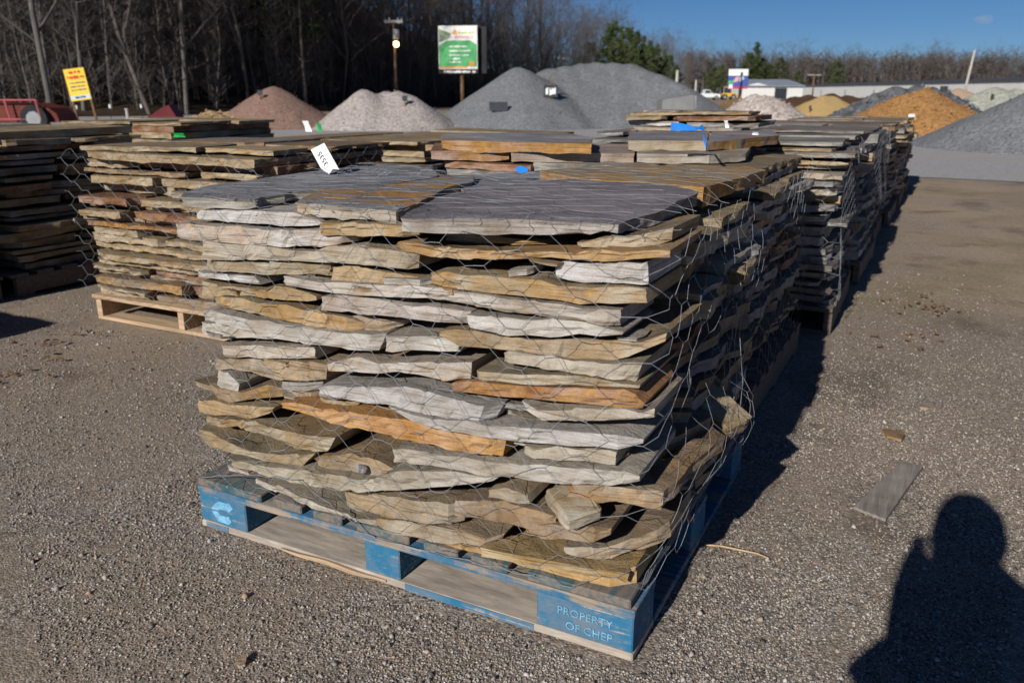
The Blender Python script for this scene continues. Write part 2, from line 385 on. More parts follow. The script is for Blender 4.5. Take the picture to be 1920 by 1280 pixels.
# ------------------------------------------------------------------ flagstones
WHT, TAN, ORG, RUS, GRY, PUR, OCH, BRN, PNK = (.54, .525, .505), (.42, .325, .185), (.54, .26, .05), (.32, .135, .045), (.33, .33, .325), (.28, .28, .29), (.60, .38, .12), (.30, .22, .14), (.46, .37, .33)
def slab_poly(outline, z0, t, seed, seg=.05, rough=.012, tilt=(0, 0), zf=None, rings=3):
    """a thin stone from its outline; zf gives the top height at (x, y) instead of a level top"""
    n = len(outline); P = []
    for i in range(n):
        a, b = Vector(outline[i]), Vector(outline[(i+1) % n]); m = max(1, int((b-a).length/seg))
        for k in range(m):
            q = a.lerp(b, k/m)
            if k or seg < .03:
                nn = Vector((b.y-a.y, a.x-b.x)).normalized(); q = q+nn*rough*(noise.noise(Vector((q.x*9, q.y*9, seed)))+.5*noise.noise(Vector((q.x*31, q.y*31, seed))))
            P.append(q)
    n = len(P); c = sum(P, Vector((0, 0)))/n
    V = []; F = []; MI = []
    for r in range(rings):
        f = r/(rings-1)
        for q in P:
            d = (q-c); L = d.length or 1
            nz = noise.noise(Vector((q.x*14+r*7, q.y*14, seed*1.7+r)))
            off = (.0 if r == rings-1 else -.004)+rough*.55*nz*(1 if 0 < r < rings-1 else .5)
            x, y = q.x+d.x/L*off, q.y+d.y/L*off
            zt = (zf(x, y) if zf else z0+t)+tilt[0]*(x-c.x)+tilt[1]*(y-c.y)
            tt = t*(1+(.45 if seg < .03 else .3)*noise.noise(Vector((q.x*7, q.y*7, seed+9)))+(.12*round(2*noise.noise(Vector((q.x*26, q.y*26, seed+4)))) if seg < .05 else 0))
            V.append((x, y, zt-tt*(1-f)+(.0025*noise.noise(Vector((q.x*40, q.y*40, seed))) if seg < .03 else 0)))
    for r in range(rings-1):
        for i in range(n):
            F.append((r*n+i, r*n+(i+1) % n, (r+1)*n+(i+1) % n, (r+1)*n+i)); MI.append(0)
    F.append(tuple(range(n))[::-1]); F.append(tuple(range((rings-1)*n, rings*n))); MI += [1, 1]
    return mesh('flagstone', V, F, MI)
def paint(o, c, stain=0., rnd=None):
    j = 1. if rnd is None else rnd.uniform(.78, 1.16)
    o.color = (min(1, c[0]*j), min(1, c[1]*j), min(1, c[2]*j), stain); return o
PAL = {'grey': [(WHT, 3), (GRY, 5), (TAN, 2), (PUR, 3), (RUS, 1), (BRN, 1)], 'tan': [(TAN, 9), (BRN, 1), (RUS, 1.3), (GRY, .8)],
       'mix': [(TAN, 4), (GRY, 3), (WHT, 3), (RUS, 1.5), (ORG, .6), (PUR, 1)], 'blue': [(GRY, 5), (PUR, 3), (WHT, 4), (TAN, .7)]}
def pick(rnd, pal):
    L = PAL[pal]; r = rnd.random()*sum(q for _, q in L)
    for c, q in L:
        r -= q
        if r <= 0: return c
    return L[-1][0]
def irregular(rnd, x0, x1, y0, y1):
    """a roughly rectangular outline with broken corners"""
    w_, d_ = x1-x0, y1-y0; j = lambda a: rnd.uniform(-a, a)
    P = []
    for (cx, cy, sx, sy) in ((x0, y0, 1, 1), (x1, y0, -1, 1), (x1, y1, -1, -1), (x0, y1, 1, -1)):
        cut = rnd.random() < .45; a, b = rnd.uniform(.03, .12)*w_, rnd.uniform(.03, .16)*d_
        p, q = (cx+sx*0+j(.012), cy+sy*b), (cx+sx*a, cy+j(.012))
        if not cut: P.append((cx+j(.03), cy+j(.035)))
        else: P += ([p, q] if (sx*sy > 0) else [q, p])
    return P
def random_layers(parent, rnd, x0, x1, y0, y1, z0, z1, pal, tmin=.026, tmax=.05, seg=.07, over=.04, split=None):
    z = z0; li = 0
    while z < z1-.012:
        t = min(rnd.uniform(tmin, tmax), z1-z); t = max(t, .016)
        mode = rnd.choice(split or ('2', '2', '3', '22', '12', '21'))
        a0, a1 = x0+rnd.uniform(-over, over*.6), x1+rnd.uniform(-over*.6, over); b0, b1 = y0+rnd.uniform(-over*.7, over*.9), y1+rnd.uniform(-over, over)
        mx = (a0+a1)/2+rnd.uniform(-.22, .22)*(a1-a0); my = (b0+b1)/2+rnd.uniform(-.15, .15)*(b1-b0); gp = rnd.uniform(.004, .05)
        if mode == '1': cells = [(a0, a1, b0, b1)]
        elif mode == '2': cells = [(a0, mx-gp, b0, b1), (mx, a1, b0+rnd.uniform(-.03, .05), b1)]
        elif mode == '3': q = (a1-a0)/3; cells = [(a0, a0+q-gp, b0, b1), (a0+q, a0+2*q+.04, b0+rnd.uniform(-.03, .06), b1), (a0+2*q+.05+gp, a1, b0+rnd.uniform(-.03, .05), b1)]
        elif mode == '22': cells = [(a0, mx-gp, b0, my), (mx, a1, b0+rnd.uniform(-.03, .04), my), (a0, mx-.02, my+.02, b1), (mx, a1+rnd.uniform(-.05, .03), my+.02, b1)]
        elif mode == '12': cells = [(a0, a1, b0, my), (a0, mx, my+.02, b1), (mx+.03, a1+rnd.uniform(-.05, .03), my+.02, b1)]
        else: cells = [(a0, mx-gp, b0, my), (mx, a1, b0+rnd.uniform(-.02, .05), my), (a0, a1+rnd.uniform(-.05, .03), my+.02, b1)]
        for c in cells:
            if c[1]-c[0] < .08 or c[3]-c[2] < .08: continue
            s = rnd.random()*100; tt = t*rnd.uniform(.62, 1.) if t > .02 else t
            if rnd.random() < .3 and c[3]-c[2] > .3: c = (c[0], c[1], c[2]+rnd.uniform(.02, .10), c[3])
            me = slab_poly(irregular(rnd, *c), z+.001, tt-.002, s, seg, .022, (rnd.uniform(-.016, .016), rnd.uniform(-.008, .008)), rings=3)
            o = obj('flagstone', me, [M_EDGE, M_CLEFT], parent); cc = pick(rnd, pal)
            paint(o, cc, rnd.choice((0, 0, .3, .7)) if cc is not TAN else rnd.choice((0, 0, .25)), rnd)
        z += t; li += 1
    return z

# ------------------------------------------------------------------ chicken wire
def hex_net(mapf, s0, s1, t0, t1, P=.148, Q=.076, tw=.034, rad=.0007, jit=.006, seed=1, sides=4, inside=None):
    """hexagonal netting over a surface mapf(s, t); twists run along s"""
    rnd = random.Random(seed); nodes = {}
    def node(i, j, side):
        key = (i, j, side)
        if key not in nodes:
            s = s0+(i+(.5 if j % 2 else 0))*P+(tw/2)*side; t = t0+j*Q/2
            nodes[key] = (s+rnd.uniform(-jit, jit)+.012*math.sin(t*9+seed), t+rnd.uniform(-jit, jit)+.01*math.sin(s*7+seed))
        return nodes[key]
    b = MB(); ni = int((s1-s0)/P)+1; nj = int((t1-t0)/(Q/2))+1
    def seg(a, c, r):
        if inside and not (inside(*a) and inside(*c)): return
        m = ((a[0]+c[0])/2+rnd.uniform(-.003, .003), (a[1]+c[1])/2+rnd.uniform(-.003, .003))
        pts = [mapf(*a), mapf(*m), mapf(*c)]
        b.tube(pts, r, sides, cap=False)
    for j in range(nj):
        for i in range(ni):
            a, c = node(i, j, -1), node(i, j, 1)
            if c[0] > s1: continue
            seg(a, c, rad*1.45)
            if j+1 < nj:
                o1 = i if j % 2 else i-1                   # neighbour up-left, up-right
                for (ii, sd, me_) in ((o1, 1, a), (o1+1, -1, c)):
                    if ii < 0 or ii >= ni: continue
                    q = node(ii, j+1, sd)
                    if q[0] > s1 or q[0] < s0-.02: continue
                    seg(me_, q, rad)
    return b

# ------------------------------------------------------------------ the stack on the blue pallet
main = empty('flagstone_stack', (0, 0, PH), 0, 'tall wire-wrapped stack of grey, tan and rust flagstones standing on the blue pallet', 'stone stack', 'wire-wrapped stacks of flagstone on pallets')
MZ = Matrix.Translation((0, 0, -PH))
main_meshes = []
def main_slab(me, c, stain=0., rnd=None, mats=None):
    main_meshes.append(me.copy())
    me.transform(MZ); o = obj('flagstone', me, mats or [M_EDGE, M_CLEFT], main); paint(o, c, stain, rnd); return o
def interp(L, t):
    x = L[0][0]+(L[-1][0]-L[0][0])*t
    for (a, b) in zip(L, L[1:]):
        if x <= b[0] or b is L[-1]:
            f = (x-a[0])/max(1e-6, b[0]-a[0]); return (x, a[1]+(b[1]-a[1])*min(max(f, 0), 1))
def edge_slab(top, bot, y0, depth, seed):
    """a stone whose broken front edge runs between two outlines seen in the photograph, at depth plane y0"""
    yl, yr = y0 if isinstance(y0, tuple) else (y0, y0)
    rnd = random.Random(seed)
    L = (onY(*top[-1], yr)-onY(*top[0], yl)).length; TS = [0.]
    while TS[-1] < L: TS.append(TS[-1]+rnd.choice((.008, .014, .022, .034, .05))*rnd.uniform(.8, 1.2))
    TS = [q/TS[-1] for q in TS]; N = len(TS)-1
    ROW = 4; V = []; cr0, cr1 = rnd.choice((0, .004, .012, .03)), rnd.choice((0, .004, .012, .03)); RF = [0]+sorted(rnd.uniform(.15, .85) for _ in range(2))+[1]; back = rnd.uniform(.8, 1.1)*depth
    for i in range(N+1):
        t = TS[i]; yy = yl+(yr-yl)*t
        a = onY(*interp(top, t), yy); c = onY(*interp(bot, t), yy)
        if a.z-c.z < .006: a.z = c.z+.006
        ja = .0022*round(2.*noise.noise(Vector((a.x*24, seed, 0))))+rnd.uniform(-.0014, .0014)
        jc = .0022*round(2.*noise.noise(Vector((a.x*20, seed, 8))))+.002*noise.noise(Vector((a.x*110, seed, 5)))
        a.z += ja; c.z += jc
        if c.z < PH+.001: c.z = PH+.001
        e0, e1 = t*L, (1-t)*L
        pull = cr0*max(0, 1-e0/.03)**2+cr1*max(0, 1-e1/.035)**2
        wob = .007*noise.noise(Vector((a.x*7, seed, 1)))
        bk = back*(1+.3*noise.noise(Vector((t*3, seed, 2))))*(.72+.28*min(1, e0/.08))*(.72+.28*min(1, e1/.08))
        sl = .010*noise.noise(Vector((t*2, seed, 4)))
        prof = [Vector((a.x, yy+bk, a.z+sl)), Vector((a.x, yy+bk*.35, a.z+.0025*noise.noise(Vector((a.x*20, seed, 6)))+sl*.3))]
        for r in range(ROW):
            f = RF[r]; q = a.lerp(c, f)
            n1 = .0030*round(1.5*noise.noise(Vector((q.x*6, r*7.3, seed))))+rnd.uniform(-.0032, .0032)
            ch = 0
            prof.append(Vector((q.x, yy+pull+wob+n1+ch, q.z)))
        prof.append(Vector((c.x, yy+bk*.95, c.z+sl)))
        V += prof
    Mn = ROW+3; F = []; MI = []
    for i in range(N):
        for p in range(Mn):
            p2 = (p+1) % Mn
            F.append((i*Mn+p, (i+1)*Mn+p, (i+1)*Mn+p2, i*Mn+p2)[::-1]); MI.append(1 if p in (0, 1, Mn-2) else 0)
    F.append(tuple(range(Mn))[::-1]); F.append(tuple(N*Mn+p for p in range(Mn))); MI += [0, 0]
    return mesh('flagstone', V, F, MI)
W_, T_, O_, U_, G_, H_, C_, B_ = WHT, TAN, ORG, RUS, GRY, PUR, OCH, BRN
# (upper edge, lower edge, depth plane, how far back, colour, rust staining)
FRONT = [
 ([(366,396),(371,390),(384,397),(405,397),(424,393),(440,396),(478,396),(549,398),(562,404),(572,402),(597,417)], [(368,411),(420,416),(493,421),(580,424),(594,423)], .05, .3, W_, 0),
 ([(328,419),(420,425),(540,432),(600,430),(652,440)], [(331,447),(460,459),(560,463),(600,462),(653,455)], .035, .3, W_, .5),
 ([(601,417),(700,420),(772,425)], [(602,440),(700,443),(773,445)], .03, .3, T_, 0),
 ([(829,434),(925,440),(960,448),(1010,455)], [(830,453),(930,458),(1025,460)], .08, .25, T_, 0),
 ([(1078,459),(1100,452),(1125,447),(1215,440),(1262,428)], [(1080,462),(1146,465),(1190,468),(1217,466),(1258,450)], (.06, .10), .3, T_, 0),
 ([(731,455),(756,449),(793,458),(889,467),(983,472),(1100,471),(1187,471),(1256,469)], [(727,467),(806,477),(868,486),(972,487),(1056,485),(1104,489),(1246,485),(1256,483)], .03, .34, (.46, .31, .15), .55),
 ([(378,452),(466,460),(545,467),(587,474),(612,462),(645,459),(720,466),(782,477)], [(380,485),(466,488),(580,491),(662,495),(761,505),(779,506)], .03, .3, (.46, .41, .33), .15),
 ([(1028,500),(1059,489),(1105,495),(1213,492)], [(1030,520),(1045,525),(1097,529),(1215,533)], .04, .28, W_, 0),
 ([(371,487),(486,491),(617,494)], [(371,507),(486,514),(613,516)], .045, .3, (.40, .34, .24), 0),
 ([(620,501),(665,498),(742,511),(805,525)], [(618,529),(694,532),(807,532)], .045, .3, T_, .1),
 ([(808,512),(863,511),(876,519),(959,522),(1024,527),(1057,537),(1097,535),(1140,536),(1207,541)], [(810,531),(826,539),(888,546),(980,554),(1057,564),(1092,570),(1147,566),(1211,570)], .03, .34, (.46, .38, .25), .6),
 ([(367,510),(473,520)], [(367,519),(440,527),(480,536)], .04, .25, W_, 0),
 ([(380,527),(434,539),(486,543),(507,543),(517,535),(548,539),(590,554)], [(382,554),(465,556),(527,562),(592,564)], .045, .28, T_, 0),
 ([(517,521),(534,517),(575,527),(617,530),(684,532),(753,535),(826,541),(888,550),(940,558),(1020,567),(1092,577),(1159,583)], [(519,531),(590,545),(652,552),(742,556),(815,562),(888,573),(940,581),(992,589),(1063,600),(1134,610),(1159,613)], .022, .36, (.48, .44, .385), .1),
 ([(390,556),(457,557),(496,570),(548,572),(590,585),(640,593),(665,601),(677,612)], [(390,572),(475,585),(517,597),(569,608),(632,618),(677,627)], .035, .28, (.42, .34, .22), .55),
 ([(655,592),(700,593),(748,607)], [(660,620),(690,625),(742,617)], .06, .28, B_, 0),
 ([(590,570),(605,550),(694,559),(749,572),(815,577),(878,584)], [(590,582),(652,585),(736,593),(805,604),(872,609)], .025, .32, (.48, .44, .41), .1),
 ([(872,593),(909,592),(992,599),(1084,602),(1126,614),(1165,627)], [(880,612),(909,621),(957,630),(1076,631),(1084,629),(1163,631)], .012, .32, (.48, .45, .40), .05),
 ([(382,580),(440,593),(507,604),(548,612),(652,625),(716,630)], [(384,600),(440,612),(507,631),(548,641),(648,652),(704,660)], .02, .36, (.47, .45, .41), .05),
 ([(374,605),(427,610),(517,635)], [(371,625),(402,630),(512,638)], .03, .3, (.46, .43, .36), 0),
 ([(400,647),(470,647),(587,651)], [(402,669),(480,670),(591,673)], .022, .3, (.47, .42, .34), .1),
 ([(401,674),(506,674),(568,676),(614,682)], [(402,691),(470,697),(510,712),(610,712)], .03, .3, (.40, .33, .24), .1),
 ([(721,631),(780,631),(835,632),(860,643)], [(722,657),(800,658),(862,660)], .022, .3, (.46, .43, .37), 0),
 ([(821,622),(867,616),(890,620),(957,635),(1000,637),(1094,635),(1177,641),(1222,636),(1250,626)], [(824,630),(862,647),(877,651),(950,655),(1012,662),(1108,680),(1146,676),(1177,668),(1248,639)], (.012, .05), .34, (.37, .285, .17), .3),
 ([(615,684),(631,676),(672,668),(700,682),(731,680),(783,680),(883,680)], [(618,693),(672,698),(762,698),(804,707),(833,712),(883,710)], .012, .32, (.47, .44, .39), .35),
 ([(940,664),(958,657),(1030,668),(1096,679),(1125,680),(1202,683)], [(941,678),(1012,689),(1096,703),(1146,709),(1190,714)], .018, .3, (.43, .38, .29), 0),
 ([(888,697),(992,703),(1062,703),(1146,718),(1199,722)], [(889,712),(992,720),(1104,722),(1198,730)], .005, .3, (.42, .36, .26), 0),
 ([(844,719),(887,714),(1012,726),(1062,726),(1185,733),(1208,758)], [(846,733),(971,745),(1096,757),(1204,766)], .0, .3, (.36, .16, .055), .75),
 ([(396,693),(415,697),(433,699),(450,720)], [(395,718),(420,726),(447,736)], (.02, .02), .26, (.48, .45, .40), 0),
 ([(391,723),(420,730),(447,737),(514,722),(527,737)], [(397,737),(412,753),(433,756),(493,747),(528,748)], .015, .3, (.36, .28, .18), .4),
 ([(527,717),(600,717)], [(529,731),(598,732)], .035, .28, (.33, .32, .31), 0),
 ([(528,733),(600,734)], [(530,752),(596,754)], .03, .28, B_, 0),
 ([(596,726),(610,722),(693,726),(731,727),(769,723),(800,733),(846,745),(887,757),(935,763)], [(597,745),(672,753),(756,764),(804,776),(877,789),(918,790)], -.012, .3, (.49, .485, .48), 0),
 ([(597,747),(672,755)], [(595,762),(662,768)], .015, .28, T_, .1),
 ([(978,752),(998,768),(1094,763),(1208,772),(1227,766)], [(988,770),(1012,787),(1096,786),(1146,787),(1225,784)], -.008, .3, (.46, .42, .35), .1),
 ([(372,751),(406,750),(443,760),(510,765)], [(375,773),(472,785),(504,775)], .005, .3, T_, .1),
 ([(514,757),(558,753),(593,764),(672,776),(756,787),(825,806),(908,820),(946,826)], [(516,766),(568,774),(620,793),(672,803),(742,820),(804,832),(867,849),(942,855)], -.02, .34, (.54, .26, .05), .85),
 ([(721,765),(804,784),(887,793),(992,803),(1104,813),(1181,816),(1197,834)], [(735,775),(804,802),(871,813),(992,830),(1096,838),(1197,840)], -.022, .34, (.48, .475, .46), 0),
 ([(981,836),(1054,840),(1156,845)], [(979,850),(1012,860),(1154,871)], -.01, .3, (.43, .385, .30), 0),
 ([(736,841),(804,849),(887,861),(950,867),(1042,872),(1104,880),(1183,880),(1196,892)], [(740,865),(829,877),(908,888),(1012,901),(1083,908),(1146,911),(1197,905)], -.022, .34, (.44, .415, .36), .05),
 ([(387,781),(472,791),(547,812),(629,820)], [(389,794),(443,802),(506,818),(558,843),(614,847)], -.005, .3, (.38, .315, .20), 0),
 ([(372,805),(402,812),(443,838),(527,853),(588,853)], [(376,816),(390,835),(464,856),(566,875)], -.012, .32, (.40, .33, .21), 0),
 ([(422,862),(477,868),(568,883),(652,895),(700,902)], [(424,873),(506,893),(568,906),(631,920),(697,925)], -.03, .34, (.44, .40, .31), 0),
 ([(590,858),(660,852),(738,868),(740,880)], [(600,885),(660,895),(738,905),(741,906)], .0, .3, (.33, .26, .165), .1),
 ([(700,897),(737,884),(833,884),(908,891),(945,895)], [(700,921),(804,915),(900,904),(945,897)], -.028, .3, (.41, .38, .31), 0),
 ([(477,898),(543,920),(606,947),(668,971),(705,979)], [(479,908),(522,924),(585,949),(643,969),(700,988)], (.03, -.0), .34, (.43, .385, .31), 0),
 ([(640,926),(700,927),(760,935),(860,948)], [(645,950),(720,968),(800,982),(858,985)], -.01, .36, (.34, .27, .175), .1),
 ([(700,975),(760,975),(830,985),(870,1000)], [(700,993),(760,1004),(830,1018),(868,1020)], .0, .34, (.35, .28, .18), .1),
 ([(915,920),(950,912),(985,932)], [(917,932),(950,938),(990,947)], -.015, .3, (.36, .29, .19), 0),
 ([(852,938),(940,940),(1000,956),(1040,972)], [(852,968),(940,978),(1010,990),(1036,996)], -.005, .34, (.32, .24, .165), .1),
 ([(1058,906),(1135,913),(1219,918),(1242,921)], [(1062,915),(1104,927),(1187,945),(1238,957)], (-.03, .05), .2, (.44, .355, .25), .45),
 ([(976,988),(1040,982),(1106,988),(1142,996)], [(985,1003),(1040,1008),(1106,1017),(1140,1010)], -.005, .3, (.33, .25, .165), .1),
 ([(820,988),(860,990),(903,1004),(935,1012)], [(822,1004),(860,1012),(916,1022),(932,1020)], .0, .3, (.34, .27, .175), .1),
 ([(1054,1028),(1132,1027),(1180,1010),(1247,990)], [(1060,1038),(1130,1051),(1171,1037),(1251,1015)], (-.005, .12), .28, (.40, .34, .26), .35),
 ([(825,1012),(885,1025),(966,1038),(1080,1059),(1182,1075)], [(830,1046),(900,1050),(976,1061),(1080,1087),(1166,1103),(1184,1107)], .018, .3, (.60, .39, .13), .35),
]
for i, (tp, bt, y0, dp, c, st) in enumerate(FRONT):
    if c[0]-c[2] < .13 and c[0] > .4: c = (c[0]*1.08, c[1]*1.10, c[2]*1.17)      # the pale grey sandstones
    if c[0]-c[2] > .15: st = max(st, .32)
    main_slab(edge_slab(tp, bt, y0, dp, i*3.7+1), c, st)
# stones whose flat tops lie open: outlines seen in the photograph, on their own (slightly tilted) plane
def top_slab(pix, p0, slope, t, c, stain, mats, seed, seg=.022, rough=.008):
    p = onY(p0[0], p0[1], p0[2]); n = Vector((-slope[0], -slope[1], 1)).normalized()
    W3 = [onPlane(x, y, p, n) for x, y in pix]
    zf = lambda x, y: p.z+slope[0]*(x-p.x)+slope[1]*(y-p.y)+.0025*noise.noise(Vector((x*6, y*6, seed)))
    o2 = [(q.x, q.y) for q in W3]
    area = sum(a[0]*b[1]-b[0]*a[1] for a, b in zip(o2, o2[1:]+o2[:1]))
    if area < 0: o2 = o2[::-1]
    return main_slab(slab_poly(o2, 0, t, seed, seg, rough, zf=zf, rings=4), c, stain, mats=mats)
top_slab([(340,370),(400,371),(475,375),(490,370),(532,366),(545,360),(700,352),(820,330),(805,312),(720,310),(680,311),(560,324),(470,338),(385,348),(352,356)], (475,375,.06), (.0, .02), .02, (.36, .35, .32), 0, [M_EDGE, M_GREY], 3.3)
top_slab([(553,380),(640,388),(741,396),(775,385),(812,366),(838,352),(888,340),(889,328),(800,326),(690,337),(600,355)], (740,396,.05), (.0, .012), .026, (.47, .44, .40), .35, [M_EDGE, M_GREYRUST], 8.1)
top_slab([(830,330),(1000,322),(1080,322),(1060,340),(985,352),(870,362)], (870,362,.45), (.0, .0), .03, (.40, .38, .36), 0, [M_EDGE, M_GREY], 5.5)
top_slab([(1010,320),(1160,309),(1400,313),(1437,319),(1400,331),(1320,351),(1255,345),(1090,335)], (1319,351,.66), (-.0, .004), .042, (.42, .24, .07), .8, [M_EDGE, M_OCHRE], 6.6)
top_slab([(750,408),(766,409),(880,411),(985,412),(1060,416),(1158,421),(1200,408),(1245,393),(1310,361),(1240,337),(1205,323),(1130,330),(1020,340),(930,350),(850,361),(818,371),(800,382),(765,398)], (1060,416,.05), (.0, .014), .025, (.40, .37, .35), 0, [M_EDGE, M_PURPLE], 12.4)
# loose white flakes under the corner of the purple stone, and the big rust-edged stone jutting out low on the shaded side
top_slab([(748,406),(762,399),(790,396),(800,402),(775,412)], (762,412,.04), (0, 0), .016, W_, 0, None, 2.2, .012)
top_slab([(1062,908),(1150,914),(1242,921),(1300,870),(1358,818),(1333,800),(1290,830),(1250,858),(1212,885),(1130,895)], (1242,921,.05), (.03, .04), .036, (.38, .26, .15), .7, None, 7.4)
top_slab([(1180,860),(1232,834),(1300,800),(1335,780),(1300,768),(1230,800),(1170,835)], (1232,834,.2), (.0, .02), .04, (.38, .30, .2), .2, None, 9.2)
top_slab([(1190,1030),(1182,1076),(1080,1060),(970,1040),(900,1026),(960,1005),(1100,1010)], (1182,1076,.02), (0, 0), .02, (.5, .36, .15), .2, None, 15.1)
def chunk(px, py, y, size, rot, c, seed, stain=0.):
    p = onY(px, py, y); b = MB().box(-size[0]/2, size[0]/2, -size[1]/2, size[1]/2, -size[2]/2, size[2]/2, bev=.005)
    me = b.mesh('flagstone'); bm = bmesh.new(); bm.from_mesh(me)
    bmesh.ops.subdivide_edges(bm, edges=bm.edges[:], cuts=3, use_grid_fill=True)
    for q in bm.verts: q.co += q.co.normalized()*(.006*noise.noise(q.co*28+Vector((seed, 0, 0)))+.003*noise.noise(q.co*80+Vector((seed, 0, 0))))
    bm.to_mesh(me); bm.free()
    me.transform(Matrix.Translation(p) @ (Matrix.Rotation(rot[2], 4, 'Z') @ Matrix.Rotation(rot[1], 4, 'Y') @ Matrix.Rotation(rot[0], 4, 'X')))
    return main_slab(me, c, stain)
chunk(1074, 944, .012, (.105, .08, .034), (R(8), R(14), R(-38)), (.37, .30, .19), 3)
chunk(1342, 768, .55, (.15, .10, .045), (R(6), R(24), R(-22)), (.40, .32, .2), 5)
chunk(678, 880, -.02, (.024, .018, .016), (.3, .2, .5), (.34, .34, .38), 6)
chunk(722, 886, -.02, (.018, .012, .011), (.1, .2, .9), (.5, .26, .06), 7)
# thin chips and spalls wedged between the layers
rc = random.Random(41)
for i in range(44):
    px = rc.uniform(385, 1190); py = rc.uniform(420, 960)*.9+30+(px-385)*.06; yy = rc.uniform(.022, .05)-.03*max(0, (py-640)/320)
    p = onY(px, py, yy)
    if p.z < .17 or p.z > .84: continue
    L_, d_, t_ = rc.uniform(.03, .14), rc.uniform(.05, .12), rc.uniform(.005, .015); sl = rc.uniform(-.12, .12)
    ol = [(p.x-L_/2, p.y+rc.uniform(-.01, .02)), (p.x-L_*.1, p.y-rc.uniform(0, .012)), (p.x+L_*.35, p.y+rc.uniform(-.01, .01)), (p.x+L_/2, p.y+.02), (p.x+L_*.4, p.y+d_), (p.x-L_*.4, p.y+d_)]
    main_slab(slab_poly(ol, p.z-t_, t_, i*2.3, .014, .006, (sl, rc.uniform(-.05, .05))), rc.choice((W_, W_, T_, G_, (.46, .42, .34), (.44, .30, .14))), rc.choice((0, 0, .4)), rc)
# the stones behind: only their ends and the shaded side show
rnd = random.Random(77)
random_layers(main, rnd, .02, 1.2, .34, .99, .0015, .69, 'mix', .03, .05, .045, .035, ('2', '22', '12', '21'))
random_layers(main, rnd, .05, .95, .21, .36, .0015, .66, 'mix', .03, .05, .09, .01, ('2',))
for o in main.children:
    if len(main_meshes) < 400 and o.data.users == 1 and o.name.startswith('flagstone'): pass

# ---- the net drawn over it: dropped on the real surface, pulled taut
tv = []; tf = []
bpy.context.view_layer.update()
for o in main.children:
    b0 = len(tv); tv += [Vector(q.co)+Vector((0, 0, PH)) for q in o.data.vertices]; tf += [tuple(i+b0 for i in p.vertices) for p in o.data.polygons]
bvh = BVHTree.FromPolygons(tv, tf)
def depth_grid(fn, n, m):
    G = np.array([[fn(i/(n-1), j/(m-1)) for j in range(m)] for i in range(n)])
    return G
def drape(G, k=2, it=3):                                # local extreme then smooth
    A = G.copy()
    for _ in range(k):
        B = A.copy()
        for dx in (-1, 0, 1):
            for dy in (-1, 0, 1): B = np.maximum(B, np.roll(np.roll(A, dx, 0), dy, 1))
        A = B
    for _ in range(it):
        B = np.pad(A, 1, mode='edge'); A = (B[:-2, 1:-1]+B[2:, 1:-1]+B[1:-1, :-2]+B[1:-1, 2:]+2*A)/6
    return A
def bil(G, u, v_):
    n, m = G.shape; x = min(max(u, 0), 1)*(n-1); y = min(max(v_, 0), 1)*(m-1); i = min(int(x), n-2); j = min(int(y), m-2); fx, fy = x-i, y-j
    return (G[i, j]*(1-fx)+G[i+1, j]*fx)*(1-fy)+(G[i, j+1]*(1-fx)+G[i+1, j+1]*fx)*fy
def hitf(u, v_):
    r = bvh.ray_cast(Vector((.0+1.26*u, -.5, .142+.76*v_)), Vector((0, 1, 0)), .75)
    return -r[0].y if r[0] else -.10
def hits(u, v_):
    r = bvh.ray_cast(Vector((1.9, .02+1.0*u, .142+.76*v_)), Vector((-1, 0, 0)), .9)
    return r[0].x if r[0] else 1.16
def hitt(u, v_):
    r = bvh.ray_cast(Vector((-.2+1.5*u, .02+1.14*v_, 1.3)), Vector((0, 0, -1)), .6)
    return r[0].z if r[0] else .86
GF = drape(depth_grid(hitf, 44, 28)); GS = drape(depth_grid(hits, 36, 28)); GT = drape(depth_grid(hitt, 50, 38), 1, 1)
def map_wall(s, t):                                     # s runs along the front then round the corner
    z = min(max(.15+t, .146), .905)
    if s < 1.2:
        y = -bil(GF, s/1.26, (z-.142)/.76)-.005
        x = s
        if s > 1.1: k_ = (s-1.1)/.1; x = s+.045*k_*k_; y += .03*k_*k_
        if s < 0: y += .9*min(.25, -s); x = max(-.05, s*.35)
        return Vector((x, y, z))
    s2 = s-1.2; x = bil(GS, min(1, s2), (z-.142)/.76)+.012
    y0_ = -bil(GF, .95, (z-.142)/.76)-.005
    return Vector((x, .03+y0_*(max(0, 1-s2/.2))+s2, z))
def map_top(s, t):
    return Vector((s, t, bil(GT, (s+.2)/1.5, (t-.02)/1.14)+.004))
net = hex_net(map_wall, -.10, 2.12, .0, .745, seed=4, rad=.00054)
net2 = hex_net(map_top, -.02, 1.22, .05, 1.08, seed=9, P=.15, Q=.1, jit=.02, rad=.00042)
def link(b, p, q, r=.0008, sag=.0, n=6):
    p, q = Vector(p), Vector(q); b.tube([p.lerp(q, i/n)+Vector((.004*math.sin(i*2.1), 0, -sag*math.sin(math.pi*i/n)+.003*math.sin(i*3.3))) for i in range(n+1)], r, 4, cap=False)
for i in range(26):                                      # net folds over the upper edge
    s = -.02+i*.049; link(net2, map_wall(s, .735), map_top(min(1.2, max(-.02, s+.02*math.sin(i*5))), .07+.03*math.sin(i*3)), .0007)
twc = onY(1364, 640, .62); twd = onY(1372, 745, .6); nail = Vector((1.205, .035, .128))
for q in range(4):                                       # gathered strands at the rear corner and at the nail
    link(net, twc+Vector((.006*q, .004*q, .05*q)), twd+Vector((.02*(q-1.5), .01, -.03*q)), .0011)
    link(net, nail, onY(1262+q*16, 975-q*14, .25+.05*q), .001, .01)
link(net, Vector((.02, .0, .147)), onY(560, 900, -.045), .0011, -.01, 10); link(net, onY(560, 900, -.045), onY(700, 1008, -.006), .0011, .0, 10)
